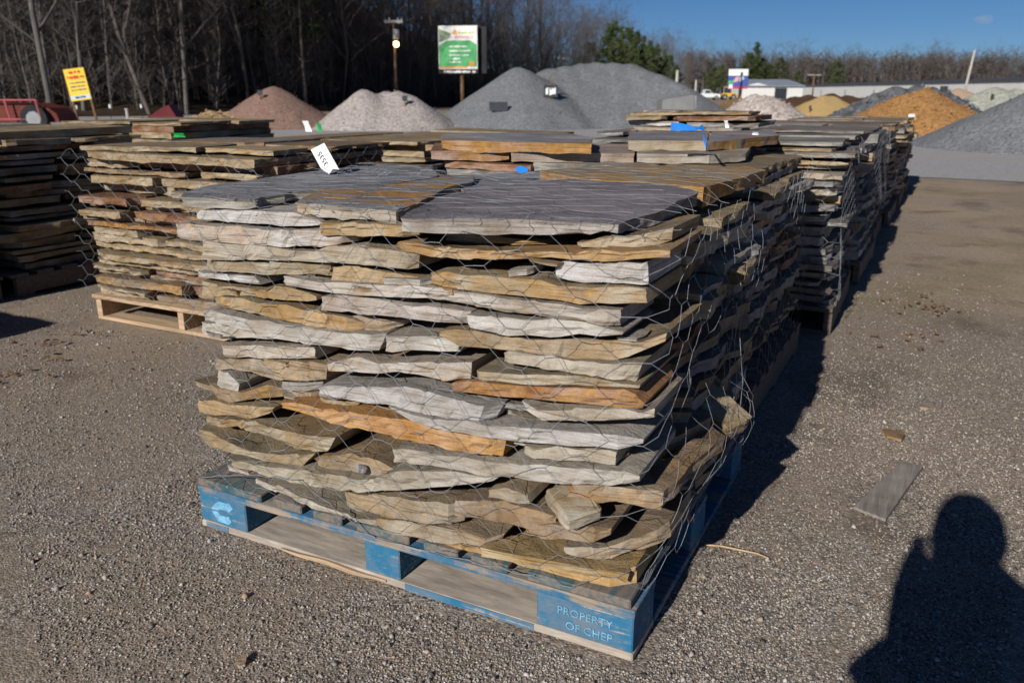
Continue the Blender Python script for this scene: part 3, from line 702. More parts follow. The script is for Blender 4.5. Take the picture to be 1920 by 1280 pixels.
link(net, onY(700, 1008, -.006), onY(1000, 1080, -.004), .0011, .0, 10); link(net, onY(1000, 1080, -.004), nail, .0011, .0, 8)
for i in range(16):                                      # crumpled leftover net on the top
    c0 = map_top(.05+.07*(i % 5), .5+.05*(i//5)); link(net2, c0, c0+Vector((.06*math.sin(i*2.3), .06*math.cos(i*1.7), .012)), .0007, -.008)
for p_, q_ in (((440,298),(492,332)), ((432,308),(455,332)), ((448,312),(475,322)), ((455,332),(460,345)), ((440,298),(425,300))):
    link(net2, onY(*p_, .55), onY(*q_, .5), .0009)
net.v += [Vector(q) for q in []]
b0 = len(net.v); net.v += net2.v; net.f += [tuple(i+b0 for i in f) for f in net2.f]; net.m += net2.m
nm = net.mesh('wire_mesh'); nm.transform(MZ); obj('wire_mesh', nm, M_WIRE, main)

# ------------------------------------------------------------------ the other stacks
def simple_net(w_, d_, h, seed, front=True, side=True):
    def mp(s, t):
        if s < w_: return Vector((s, -.045+.01*math.sin(s*9+t*7), .01+t))
        return Vector((w_+.05+.012*math.sin(s*6+t*8), s-w_-.03, .01+t))
    return hex_net(mp, .0, w_+(d_ if side else 0), 0, h-.02, seed=seed, rad=.0009, sides=3)
def stack(x, y, rz, h, pal, seed, label, plabel, near=False, w_=1.17, d_=.98, net=False, caps=None):
    wood_pallet(x, y, rz, plabel, dark_wood=x < -3 or x > -.5)
    s = empty('flagstone_stack', (x, y, .135), rz, label, 'stone stack', 'wire-wrapped stacks of flagstone on pallets')
    rnd = random.Random(seed)
    if near: random_layers(s, rnd, .02, w_, .02, d_, .001, h-.135, pal, .020, .048, .035, .045)
    else: random_layers(s, rnd, .02, w_, .02, d_, .001, h-.135, pal, .032, .058, .07, .05)
    if net:
        nm = simple_net(w_, d_, h-.135, seed).mesh('wire_mesh'); obj('wire_mesh', nm, M_WIRE, s)
    return s
ordn = ['', 'second', 'third', 'fourth', 'fifth', 'sixth', 'seventh', 'eighth']
rowA = [(1.37, .872, 'mix', True, True), (2.66, .90, 'blue', True, True), (3.95, .90, 'blue', False, True), (5.22, .88, 'blue', False, True), (6.5, .86, 'grey', False, False), (7.8, .86, 'mix', False, False), (9.05, .85, 'tan', False, False)]
A2 = None
for i, (y, h, pal, near, net_) in enumerate(rowA):
    o_ = ordn[i+1]
    s = stack((-.05, .06, .07, .05, .08, .10, .10)[i], y, R((-.6, 1., -.8, .6, -.5, .4, .2)[i]), h, pal, 200+i, f'flagstone stack, {o_} in the row that starts with the blue pallet stack', f'dark wood pallet {o_} in the row behind the blue pallet', near, net=net_)
    if i == 0: A2 = s
    if i == 1:
        random_layers(s, random.Random(9), .10, .70, .25, .85, .766, .905, 'mix', .02, .034, .035, .06, ('2', '1', '12')); random_layers(s, random.Random(19), -.06, .1, .1, .8, .766, .80, 'grey', .02, .03, .035, .03, ('1',))
rowB = [(1.27, .88, 'tan', True, True), (2.55, .86, 'tan', True, False), (3.85, .84, 'tan', False, False)]
for i, (y, h, pal, near, net_) in enumerate(rowB):
    lab = 'tan flagstone stack on a raw wood pallet across the aisle from the blue pallet stack' if i == 0 else f'flagstone stack, {ordn[i]} in the row that starts with the tan stack'
    stack(-2.13+.01*i, y, R((0, .8, -1, .5, 1, -.5)[i]), h, pal, 300+i, lab, 'raw wood pallet with open ends under the tan stack' if i == 0 else f'raw wood pallet {ordn[i]} in the row behind the tan stack', near, net=net_)
rowC = [(-3.52, -1.5, .86), (-4.16, .3, .93), (-4.15, 1.37, .92), (-4.12, 2.6, .93)]
for i, (x, y, h) in enumerate(rowC):
    lab = f'dark shaded flagstone stack, {ordn[i] or "first"} in the outer row beyond the tan stack'
    stack(x, y, R((0, .3, -.3, .5, 0, .6)[i]), h, 'tan', 400+i, lab, f'dark wood pallet {ordn[i] or "first"} in the outer row', i == 1)
rowD = []
for i, (x, y, h) in enumerate(rowD):
    stack(x, y, R(i-1), h, 'tan', 450+i, f'tan flagstone stack, {ordn[i] or "first"} of three at the far edge beside the red machine', f'raw wood pallet {ordn[i] or "first"} of three at the far edge')
# open stones lying on top of the stacks: outlines from the photograph on level planes
def cap(parent, pix, z, t, c, stain, seed, mats=None):
    P = [onZ(x, y, z) for x, y in pix]; inv = parent.matrix_world.inverted(); P = [inv @ q for q in P]
    o2 = [(q.x, q.y) for q in P]
    if sum(a[0]*b[1]-b[0]*a[1] for a, b in zip(o2, o2[1:]+o2[:1])) < 0: o2 = o2[::-1]
    o = obj('flagstone', slab_poly(o2, P[0].z-t, t, seed, .04, .008), mats or [M_EDGE, M_CLEFT], parent); return paint(o, c, stain)
bpy.context.view_layer.update()
cap(A2, [(828,263),(1110,270),(1112,258),(1060,249),(840,249),(826,255)], .944, .036, (.46, .22, .055), .8, 21, [M_EDGE, M_GREY])
cap(A2, [(1178,264),(1325,264),(1330,247),(1180,246)], .944, .036, (.50, .42, .29), .1, 22, [M_EDGE, M_GREY])
cap(A2, [(1326,266),(1380,262),(1460,254),(1450,244),(1335,246)], .944, .036, (.36, .30, .26), .9, 23, [M_EDGE, M_GREY])

cap(A2, [(807,283),(880,283),(955,284),(960,268),(815,268)], .907, .034, (.33, .16, .11), .6, 24)
cap(A2, [(958,285),(1100,287),(1190,288),(1195,270),(960,268)], .907, .034, (.46, .39, .36), .1, 25)
cap(A2, [(1194,288),(1330,290),(1400,286),(1410,270),(1198,270)], .907, .033, (.48, .45, .41), .1, 26)

# ------------------------------------------------------------------ tags, ribbons and litter
def price_tag():
    p = onZ(617, 323, .895); b = MB()
    P = [onY(x, y, p.y) for x, y in ((583, 281), (608, 268), (636, 318), (624, 317), (617, 327), (602, 316))]
    b.prism([(q.x, q.z) for q in P], -.0006, .0006, mat=Matrix.Translation((0, p.y, 0)) @ ROT_FRONT)
    o = b.build('price_tag', M_WHITE); tag(o, 'white paper tag with a printed number standing on the grey top stone', 'tag')
    a, c = onY(617, 309, p.y), onY(597, 286, p.y); d = (c-a).normalized(); ang = math.atan2(d.z, d.x); L = (c-a).length
    t = text_mesh('3535', L*.46, .0003); m = (onY(606, 297.5, p.y))
    ang = math.atan2((onY(597, 283, p.y)-onY(614, 311, p.y)).z, (onY(597, 283, p.y)-onY(614, 311, p.y)).x)
    t.transform(Matrix.Translation((m.x, p.y-.0012, m.z)) @ ROT_FRONT @ Matrix.Rotation(ang, 4, 'Z')); obj('printed_number', t, M_BLACK, o)
price_tag()
def small_tag(px0, px1, py0, py1, y, label, m=None, name='paper_tag', lean=0., cat='tag', group=None):
    a = onY(px0, py1, y); c = onY(px1, py0, y); b = MB()
    w_, h = c.x-a.x, c.z-a.z
    n = 6
    V = []
    for i in range(n+1):
        f = i/n
        for k in (0, 1): V.append((a.x+w_*k+lean*h*f, y+.006*math.sin(f*4+k), a.z+h*f))
    F = [(2*i, 2*i+1, 2*i+3, 2*i+2) for i in range(n)]
    nv = len(V); V += [(q[0], q[1]+.0015, q[2]) for q in V]; F += [tuple(i+nv for i in f)[::-1] for f in F]
    F += [(0, nv, nv+1, 1), (2*n, 2*n+1, nv+2*n+1, nv+2*n)]
    for i in range(n): F += [(2*i, 2*i+2, nv+2*i+2, nv+2*i), (2*i+1, nv+2*i+1, nv+2*i+3, 2*i+3)]
    o = obj(name, mesh(name, V, F), m or M_WHITE); return tag(o, label, cat, group)
small_tag(573, 583, 227, 247, 3.35, 'small white tag standing between the tan stacks beside a green ribbon', lean=-.3)
small_tag(595, 602, 231, 246, 3.4, 'short green ribbon standing beside the small white tag', M_GREENTAPE, 'ribbon', cat='ribbon')
small_tag(1360, 1368, 226, 240, 2.2, 'white tag standing on the stack with the long blue ribbon', lean=-.25)
small_tag(1410, 1422, 248, 253, 2.3, 'white scrap folded over the shaded rim of the blue-ribboned stack')
small_tag(1703, 1716, 214, 219, 9.4, 'tiny white tag at the far end of the blue pallet row')
small_tag(325, 345, 250, 257, 2.2, 'green ribbon lying across the tan stack', M_GREENTAPE, 'ribbon', cat='ribbon')
small_tag(60, 71, 233, 244, 3.1, 'white knotted tag on the shaded outer row')
small_tag(125, 160, 238, 251, 2.2, 'crumpled white sheet tucked under stones behind the tan stack', name='plastic_sheet', cat='sheet')
def ribbon(pts, wid, label, m=M_BLUETAPE):
    V = []
    for i, (q, h) in enumerate(zip(pts, wid)):
        V += [q+Vector((0, 0, h)), q-Vector((0, 0, h)), q+Vector((0, .004, h)), q+Vector((0, .004, -h))]
    F = []
    for i in range(len(pts)-1):
        a, c = 4*i, 4*i+4; F += [(a, c, c+1, a+1), (a+2, a+3, c+3, c+2), (a, a+2, c+2, c), (a+1, c+1, c+3, a+3)]
    n = len(V); F += [(0, 1, 3, 2), (n-4, n-2, n-1, n-3)]
    return tag(obj('ribbon', mesh('ribbon', V, F), m), label, 'ribbon')
ribbon([onY(x, y, 1.40+.01*i) for i, (x, y) in enumerate([(1258, 238), (1275, 238), (1290, 240), (1304, 242), (1311, 240)])]+[onY(1316, 239, 1.36), onY(1320, 246, 1.31), onY(1319, 258, 1.305), onY(1322, 268, 1.30), onY(1324, 277, 1.30)], [.013, .012, .010, .005, .004, .009, .009, .010, .008, .008], 'long bright blue plastic ribbon hanging over the rim of the stack behind')
ribbon([onZ(966+6*i, 317+.5*i, .905) for i in range(5)], [.003, .008, .010, .007, .003], 'short blue ribbon end lying on the grey top stones of the blue pallet stack')

def ground_plank():
    C4 = [onZ(1600, 955), onZ(1660, 978), onZ(1730, 878), onZ(1690, 868)]; V = []
    n = 10
    for i in range(n+1):
        f = i/n; a = C4[0].lerp(C4[3], f); c = C4[1].lerp(C4[2], f); j = .006*noise.noise(Vector((f*9, 1, 1)))+(.012*noise.noise(Vector((f*30, 2, 2))) if i in (0, n) else 0)
        d = (C4[3]-C4[0]).normalized()
        a = a+d*j; c = c-d*j*.7
        for q in (a, c): V += [(q.x, q.y, .001), (q.x, q.y, .009+.002*math.sin(f*3)+.002*noise.noise(Vector((q.x*30, q.y*30, 0))))]
    F = []
    for i in range(n):
        a, b = 4*i, 4*i+4; F += [(a+1, a+3, b+3, b+1), (a, b, b+2, a+2), (a, a+1, b+1, b), (a+2, b+2, b+3, a+3)]
    F += [(0, 2, 3, 1), (4*n, 4*n+1, 4*n+3, 4*n+2)]
    tag(obj('plank', mesh('plank', V, F), M_GREYWOOD), 'weathered grey board lying flat on the gravel', 'board')
ground_plank()
def flake(pix, t, label, c, name='stone_flake', cat='stone', seed=1):
    P = [onZ(x, y) for x, y in pix]; o2 = [(q.x, q.y) for q in P]
    if sum(a[0]*b[1]-b[0]*a[1] for a, b in zip(o2, o2[1:]+o2[:1])) < 0: o2 = o2[::-1]
    o = obj(name, slab_poly(o2, -.002, t, seed, .02, .005), [M_EDGE, M_CLEFT]); paint(o, c, .3); tag(o, label, cat)
flake([(1652, 808), (1690, 811), (1697, 820), (1690, 829), (1660, 820)], .012, 'small brown stone flake lying on gravel past the grey board', (.55, .38, .22), seed=2)
flake([(1722, 760), (1745, 759), (1755, 764), (1740, 768), (1724, 767)], .012, 'pale flat stone chip beyond the brown flake', (.5, .42, .34), seed=3)
flake([(443, 1247), (455, 1234), (463, 1236), (459, 1250), (447, 1253)], .014, 'small pale stone chip on bare gravel below the emblem block', (.6, .52, .42), seed=4)
b = MB(); b.tube([onZ(1322, 1021, .006), onZ(1352, 1023, .012), onZ(1385, 1030, .009), onZ(1420, 1037, .01), onZ(1442, 1046, .005)], [.0022, .003, .003, .0025, .0015], 5)
tag(b.build('straw_stalk', plain('dry_straw', (.52, .36, .2), .8)), 'thin dry straw stalk lying on gravel by the pallet corner', 'stalk')
M_BARKBIT = plain('bark_bits', (.16, .10, .065), .95, .4, 40)
for j, (cx, cy, n, lab) in enumerate(((1735, 572, 26, 'scatter of reddish bark scraps on the soil beside the long row'), (1700, 640, 14, 'smaller scatter of bark scraps nearer the stack shadow'), (95, 655, 16, 'clump of dark bark and mud in front of the tan stack'), (40, 700, 12, 'broken crust of mud on the gravel by the outer row'))):
    b = MB(); r_ = random.Random(j)
    c0 = onZ(cx, cy)
    for i in range(n):
        q = c0+Vector((r_.gauss(0, .09), r_.gauss(0, .12), .008)); d = Vector((r_.uniform(-1, 1), r_.uniform(-1, 1), r_.uniform(-.1, .25)))*r_.uniform(.015, .05)
        b.tube([q, q+d*.5+Vector((0, 0, .006)), q+d], [.004, .007, .003], 5)
    o = b.build('bark_litter', M_BARKBIT); tag(o, lab, 'bark litter', kind='stuff')

# ------------------------------------------------------------------ stock piles
RZ0 = math.atan2(RT.y, RT.x)
def pile_mat(name, c, scale=25., contrast=.35, speck=None):
    k = NT(name, .95, .1); v = k.coord('Object')
    n1 = k.noise(v, 1.1, 5, .6); n2 = k.vor(v, scale, 'Color')
    sp = k.n('ShaderNodeSeparateColor'); k.set(sp.inputs[0], n2)
    lo = tuple(x*(1-contrast) for x in c); hi = tuple(min(1, x*(1+contrast)) for x in c)
    cc = k.ramp(sp.outputs[0], [(0, lo), (.5, c), (1, hi)])
    cc = k.mix(k.ramp(n1, [(.4, 0), (.7, .45)]), cc, tuple(x*.72 for x in c))
    k.color(cc); k.bump(k.math('ADD', k.vor(v, scale), k.noise(v, 6, 4)), .7, .04); return k.m
ALLPK = []
def on_pile(px, py):                                  # where the line of sight meets a pile
    D = 14.
    while D < 60:
        q = atD(px, py, D)
        if any(q.z <= p.z-sl*math.hypot(q.x-p.x, q.y-p.y) for p, sl in ALLPK): break
        D += .05
    return q
def pile(name, cones, m, label, cat='pile', rough=.05, res=.16, group='stock piles of gravel, sand and mulch', rocks=None):
    """cones: (px, py, D, slope) peaks seen in the photograph at a distance taken from where the pile meets the ground"""
    pk = [(atD(px, py, D), sl) for px, py, D, sl in cones]; ALLPK.extend(pk)
    c0 = Vector((pk[0][0].x, pk[0][0].y, 0))
    rad = max((p-Vector((c0.x, c0.y, p.z))).length+p.z/sl for p, sl in pk)+.6
    n = int(min(110, max(26, 2*rad/res))); V = []; Z = []
    se = sum(map(ord, label)) % 19+1
    for j in range(n+1):
        for i in range(n+1):
            u, v_ = -rad+2*rad*i/n, -rad+2*rad*j/n
            q = c0+RT*u+HF*v_; z = -9
            for p, sl in pk:
                d = math.hypot(q.x-p.x, q.y-p.y); z = max(z, p.z-sl*(math.sqrt(d*d+.02*p.z*p.z)-.141*p.z)*(1+.10*noise.noise(Vector(((q.x-p.x)*.9/(d+.3), (q.y-p.y)*.9/(d+.3), se)))))
            z += rough*(noise.noise(Vector((u*1.1, v_*1.1, se)))+.6*noise.noise(Vector((u*3.3, v_*3.3, se))))
            Z.append(z); V.append((u, v_, max(z, -.06)))
    F = [(j*(n+1)+i, j*(n+1)+i+1, (j+1)*(n+1)+i+1, (j+1)*(n+1)+i) for j in range(n) for i in range(n)
         if max(Z[j*(n+1)+i], Z[j*(n+1)+i+1], Z[(j+1)*(n+1)+i+1], Z[(j+1)*(n+1)+i]) > -.02]
    if rocks:
        r_ = random.Random(se); base = [(1, 0, 0), (0, 1, 0), (-1, 0, 0), (0, -1, 0), (0, 0, 1), (0, 0, -1), (.7, .7, .5), (-.7, -.6, .5)]
        for _ in range(rocks[0]):
            i, j = r_.randrange(n+1), r_.randrange(n+1); z = Z[j*(n+1)+i]
            if z < .02: continue
            u, v_ = V[j*(n+1)+i][0]+r_.uniform(-.1, .1), V[j*(n+1)+i][1]+r_.uniform(-.1, .1); s = rocks[1]*r_.uniform(.5, 1.3); b0 = len(V)
            V += [(u+a*s*r_.uniform(.6, 1.2), v_+b_*s*r_.uniform(.6, 1.2), z+c_*s*r_.uniform(.5, 1.)) for a, b_, c_ in base[:6]]
            F += [tuple(b0+q for q in f) for f in ((0, 1, 4), (1, 2, 4), (2, 3, 4), (3, 0, 4), (1, 0, 5), (2, 1, 5), (3, 2, 5), (0, 3, 5))]
    me_ = mesh(name, V, F); me_.polygons.foreach_set('use_smooth', [len(f) == 4 for f in F]); o = obj(name, me_, m, None, c0); o.rotation_euler = (0, 0, RZ0)
    return tag(o, label, cat, group)
pile('gravel_pile', [(510, 162, 29, .64), (522, 167, 29, .62)], pile_mat('brown_gravel', (.28, .18, .14), 30), 'cone of brownish pink gravel rising behind the tan stacks', rocks=(300, .026))
pile('gravel_pile', [(684, 167, 28, .74), (725, 170, 28.4, .66), (745, 170, 28.2, .66), (762, 175, 28, .68)], pile_mat('pink_gravel', (.38, .335, .315), 18), 'twin-peaked pile of pale pink gravel next to the brown one', rocks=(450, .03))
pile('gravel_pile', [(974, 126, 30, .64), (1030, 129, 31.2, .60), (1060, 124, 31.5, .58), (1090, 120, 31.8, .58), (1120, 117, 32, .58), (1150, 117, 32, .58), (1178, 119, 32, .58), (1205, 131, 31.4, .6), (1235, 140, 31, .6), (1262, 152, 30.5, .6)], pile_mat('grey_gravel', (.19, .195, .205), 22, .3), 'largest pile, a long grey gravel ridge with several crests', rocks=(600, .032))
pile('gravel_pile', [(1418, 176, 30, .62), (1440, 178, 30, .6)], pile_mat('white_gravel', (.46, .395, .355), 14, .4), 'small pale whitish gravel pile beyond the blue-ribboned stack', rocks=(800, .05))
pile('sand_pile', [(1545, 179, 41, .50), (1560, 180, 41, .5)], pile_mat('yellow_sand', (.52, .36, .16), 40, .15), 'low smooth mound of yellow sand')
pile('soil_pile', [(1385, 183, 50, .4), (1372, 186, 50, .5)], pile_mat('brown_soil', (.20, .13, .065), 20), 'low brown soil heap beside the parked truck', rough=.1)
pile('mulch_pile', [(1520, 178, 50, .35), (1560, 176, 51, .35), (1590, 179, 50, .35), (1490, 181, 50, .35)], pile_mat('dark_mulch', (.085, .05, .03), 15), 'long low dark brown mulch heap behind the yellow sand', rough=.12)
pile('rock_pile', [(1680, 163, 30, .55), (1720, 161, 30, .5), (1745, 160, 30, .55), (1640, 178, 30, .6)], pile_mat('dark_rock', (.12, .125, .135), 6, .5), 'pile of coarse dark grey rock rising behind the tan gravel', rough=.12, rocks=(900, .11))
pile('gravel_pile', [(1735, 166, 25.5, .52), (1700, 176, 25.5, .52)], pile_mat('tan_gravel', (.37, .195, .075), 16, .4), 'tan orange gravel pile at the far side of the drive', rough=.05, rocks=(700, .05))
pile('gravel_pile', [(1868, 163, 38, .5), (1905, 166, 38, .5)], pile_mat('pale_green_gravel', (.38, .39, .325), 12, .35), 'pale greenish grey gravel pile in front of the long white building')
pile('gravel_pile', [(1800, 166, 46, .5)], pile_mat('peach_sand', (.50, .36, .25), 30, .2), 'small peach coloured heap peeking between rock and pale green gravel')
pile('gravel_pile', [(2010, 148, 18.5, .52), (1985, 155, 18, .52)], pile_mat('blue_grey_gravel', (.20, .205, .215), 20, .3), 'blue grey gravel pile spilling onto the drive edge', rough=.06, rocks=(600, .026))
pile('rock_pile', [(398, 207, 27, .5), (380, 214, 26, .5), (420, 210, 28, .5)], pile_mat('orange_rock', (.40, .27, .15), 6, .4), 'low heap of orange tan rocks beside the brown gravel', rough=.06, rocks=(420, .09))

# ------------------------------------------------------------------ signs, poles, buildings
def fr(px, D, label, name, cat, group=None, turn=0.):
    e = empty(name, gd(px, D), RZ0+turn, label, cat, group); return e
def LX(e_px, px, py, D): return (atD(px, py, D)-atD(e_px, py, D)).dot(RT)
def LZ(py, D): return atD(960, py, D).z
M_POST = plain('brown_wood_post', (.17, .10, .055), .9, .3, 6)
M_STEEL = plain('painted_steel', (.25, .26, .27), .6, .15, 5, .2)
def panel(name, parent, x0, x1, z0, z1, y, m, th=.01):
    return MB().box(x0, x1, y-th, y, z0, z1).build(name, m, parent)
def glyph_row(parent, x0, x1, z0, z1, y, m, n, seed, name='lettering'):
    b = MB(); r_ = random.Random(seed); w_ = (x1-x0)/n
    # print too blurred to read in the photograph: ragged runs of ink, one per word
    for i in range(n*2):
        if r_.random() < .16: continue
        a = x0+i*w_/2; h = z1-z0
        b.box(a, a+w_*.5, y-.004, y, z0+h*r_.uniform(0, .3), z1-h*r_.uniform(0, .35))
    o = b.build(name, m, parent); o['kind'] = 'stuff'; return o
C = lambda n, c, r=.6: plain(n, c, r, .08, 3)
M_YEL, M_RED, M_LBL, M_NAVY = C('sign_yellow', (.80, .58, .06)), C('sign_red', (.62, .05, .03)), C('sign_pale_blue', (.55, .65, .75)), C('sign_navy', (.03, .05, .2))
def yellow_sign():
    D = 30; px = 157; e = fr(px, D, 'yellow notice board with red and dark print on two leaning wooden posts', 'notice_board', 'sign', turn=.12)
    zt, zb = LZ(128, D), LZ(188, D); w_ = 37*D/1604; e.rotation_euler = (0, R(-7), RZ0+.1)
    for x in (-w_/2+.02, w_/2-.04): MB().box(x-.035, x+.035, .0, .07, -.05, zb+.35).build('post', M_POST, e)
    b_ = panel('board', e, -w_/2, w_/2, zb, zt, -.002, M_YEL, .02); y = -.024; h = zt-zb
    glyph_row(b_, -w_*.32, w_*.30, zt-h*.17, zt-h*.07, y, M_RED, 6, 1); glyph_row(b_, -w_*.40, w_*.42, zt-h*.33, zt-h*.21, y, M_RED, 8, 2)
    for i in range(3): glyph_row(b_, -w_*.36, w_*.40, zt-h*(.47+.11*i), zt-h*(.425+.11*i), y, M_NAVY, 12, 5+i)
    panel('stripe', b_, -w_*.48, w_*.48, zb+h*.05, zb+h*.16, y+.001, M_LBL, .003); glyph_row(b_, -w_*.25, w_*.25, zb+h*.07, zb+h*.14, y-.003, M_NAVY, 6, 9)
yellow_sign()
M_GREEN, M_SWHITE, M_ORNG, M_BACK = C('sign_green', (.10, .42, .16)), C('sign_white', (.80, .80, .78)), C('sign_orange', (.75, .33, .08)), C('sign_dark_back', (.02, .02, .025))
M_LGREEN, M_PINK, M_SIGNBLUE, M_MAG = C('sign_lime', (.45, .55, .10)), C('sign_pink', (.70, .35, .35)), C('sign_blue', (.06, .10, .35)), C('sign_magenta', (.50, .05, .13))
def billboard():
    D = 62; px = 860; e = fr(px, D, 'tall green and white billboard with a house emblem on a single steel post', 'billboard', 'billboard', turn=-.14)
    zt, zb = LZ(48, D), LZ(138, D); w_ = 74*D/1604; h = zt-zb
    MB().tube([(0.2, .35, -.1), (.2, .35, zt-.3)], .13, 10).build('post', M_POST, e)
    bk = MB().box(-w_/2, w_/2, .02, .1, zb, zt).build('board', M_BACK, e)
    MB().box(-w_/2+.3, w_/2+.55, .5, .58, zb-.0, zt-.05).build('rear_board', M_BACK, e)
    MB().box(w_/2-.1, w_/2+.05, .1, .5, zt-.12, zt-.04).build('bracket', M_STEEL, e)
    y = .019
    z1 = zb+h*.09
    panel('face', bk, -w_/2+.02, w_/2-.02, z1, zt-.02, y, M_SWHITE)
    y -= .011
    g_ = MB(); H = zt-z1
    g_.prism([(-w_*.48, z1+H*.06), (w_*.48, z1+H*.06), (w_*.48, z1+H*.56), (w_*.30, z1+H*.66), (-w_*.28, z1+H*.66), (-w_*.48, z1+H*.54)], -y, -y+.004, mat=ROT_FRONT); g_.build('green_field', M_GREEN, bk)
    ph = MB().prism([(-w_*.48, z1+H*.62), (-w_*.22, z1+H*.70), (-w_*.16, z1+H*.82), (-w_*.48, z1+H*.93)], -y, -y+.004, mat=ROT_FRONT); ph.build('picture', plain('sign_picture', (.20, .26, .16), .6, .7, 2.2), bk)
    MB().prism([(-w_*.14, z1+H*.80), (-w_*.02, z1+H*.80), (-w_*.02, z1+H*.86), (-w_*.06, z1+H*.91), (-w_*.14, z1+H*.85)], -y, -y+.004, mat=ROT_FRONT).build('emblem', M_ORNG, bk)
    glyph_row(bk, .02*w_, .40*w_, z1+H*.80, z1+H*.86, y, M_LGREEN, 8, 3); glyph_row(bk, -.18*w_, .38*w_, z1+H*.70, z1+H*.765, y, M_PINK, 10, 4)
    for i, (a, c_) in enumerate(((.50, 10), (.40, 12), (.30, 11), (.22, 6), (.14, 7))): glyph_row(bk, -.22*w_, (-.22+.045*c_)*w_, z1+H*a, z1+H*(a+.045), y-.004, M_SWHITE, c_, 20+i)
    panel('orange_band', bk, -w_*.47, w_*.24, z1+H*.02, z1+H*.065, y-.004, M_ORNG, .003)
    b = MB(); b.tube([(.35*w_, y-.004, z1+H*.12), (.35*w_, y-.008, z1+H*.12)], .07*w_, 12); b.build('round_badge', M_ORNG, bk)
    panel('name_strip', bk, -w_*.44, w_*.46, zb-.02, zb+h*.075, .018, M_BACK); glyph_row(bk, -w_*.42, w_*.44, zb+.02, zb+h*.065, .006, M_SWHITE, 16, 31)
billboard()
def billboard_far():
    D = 150; px = 1382; e = fr(px, D, 'smaller billboard with white header and many-coloured picture beside the metal shed', 'billboard', 'billboard', turn=-.05)
    zt, zb = LZ(130, D), LZ(167, D); w_ = 37*D/1604; h = zt-zb
    MB().tube([(.6, .2, -.1), (.6, .2, zt-.5)], .3, 8).build('post', M_BACK, e)
    bk = MB().box(-w_/2, w_/2, .0, .2, zb, zt).build('board', M_BACK, e)
    panel('header', bk, -w_/2+.05, w_/2-.05, zt-h*.33, zt, -.005, M_SWHITE)
    panel('picture', bk, -w_/2+.05, w_/2-.05, zb+h*.14, zt-h*.34, -.005, M_SIGNBLUE)
    panel('band', bk, -w_/2+.05, w_/2-.05, zb, zb+h*.13, -.005, M_MAG)
    for i, (p, m) in enumerate((([(-.3, .3), (.0, .38), (.08, .60), (-.1, .62)], M_PINK), ([(-.48, .26), (-.18, .3), (-.2, .42), (-.48, .42)], M_GREEN), ([(-.45, .02), (-.25, .02), (-.25, .24), (-.42, .24)], M_SWHITE), ([(.08, .36), (.3, .5), (.25, .64), (.1, .6)], M_LBL))):
        MB().prism([(a*w_, zb+h*b_) for a, b_ in p], .018+.004*i, .03+.004*i, mat=ROT_FRONT).build('shape', m, bk)
billboard_far()
# lit yard lamp on a utility pole and the other poles
M_LAMP = bpy.data.materials.new('lit_lamp'); M_LAMP.use_nodes = True
q = M_LAMP.node_tree.nodes['Principled BSDF']; q.inputs['Emission Color'].default_value = (1, .68, .25, 1); q.inputs['Emission Strength'].default_value = 6
M_POLE = plain('creosoted_pole', (.16, .095, .055), .9, .25, 3); M_PALEPOLE = plain('pale_pole', (.42, .40, .38), .8, .15, 3)
def pole(px, pyt, D, label, r=.13, arm=None, armpy=None, m=M_POLE, lean=0., lamp=None):
    e = fr(px, D, label, 'utility_pole', 'pole'); zt = LZ(pyt, D)
    MB().tube([(-lean*zt, 0, -.1), (-lean*zt*.5, 0, zt*.5), (0, 0, zt)], [r*1.15, r, r*.8], 8).build('pole', m, e, smooth=True)
    if arm:
        z = LZ(armpy, D); MB().box(-arm, arm, -.06, .06, z-.09, z+.09).build('crossarm', M_PALEPOLE, e)
        for x in (-arm*.9, -arm*.45, arm*.5, arm*.9): MB().tube([(x, 0, z+.09), (x, 0, z+.25)], [.05, .03], 6).build('insulator', M_PALEPOLE, e)
    if lamp:
        zc = LZ(lamp[0], D); x = lamp[1]
        MB().tube([(x, -.1, zc-.25), (x, -.1, zc+.35)], .22, 10).build('transformer', M_PALEPOLE, e)
        zl = LZ(lamp[2], D); MB().tube([(x*.3, 0, zl+.25), (x, -.2, zl+.2)], .04, 6).build('lamp_arm', M_STEEL, e)
        b = MB(); b.tube([(x, -.2, zl-.22), (x, -.2, zl-.1), (x, -.2, zl+.1), (x, -.2, zl+.18)], [.08, .19, .19, .06], 10); b.build('lamp_bulb', M_LAMP, e, smooth=True)
pole(743, 42, 60, 'brown utility pole with a crossarm and a glowing lamp behind the pink gravel', .10, .62, 41, lamp=(66, .15, 83))
pole(1052, 100, 105, 'utility pole with a crossarm showing above the grey ridge', .14, .85, 110)
pole(1202, 118, 120, 'short-looking utility pole with pale crossarm past the grey crest', .14, .8, 126)
pole(1268, 132, 110, 'plain pale pole at the foot of the grey ridge', .2, m=M_PALEPOLE)
pole(1304, 150, 120, 'thin pole beside the parked white truck', .16, m=M_PALEPOLE)
pole(1816, 94, 110, 'pale pole leaning over the roof of the long building', .16, m=M_PALEPOLE, lean=.1)
pole(1524, 140, 230, 'distant utility pole between shed and long building', .2, 1.8, 141)

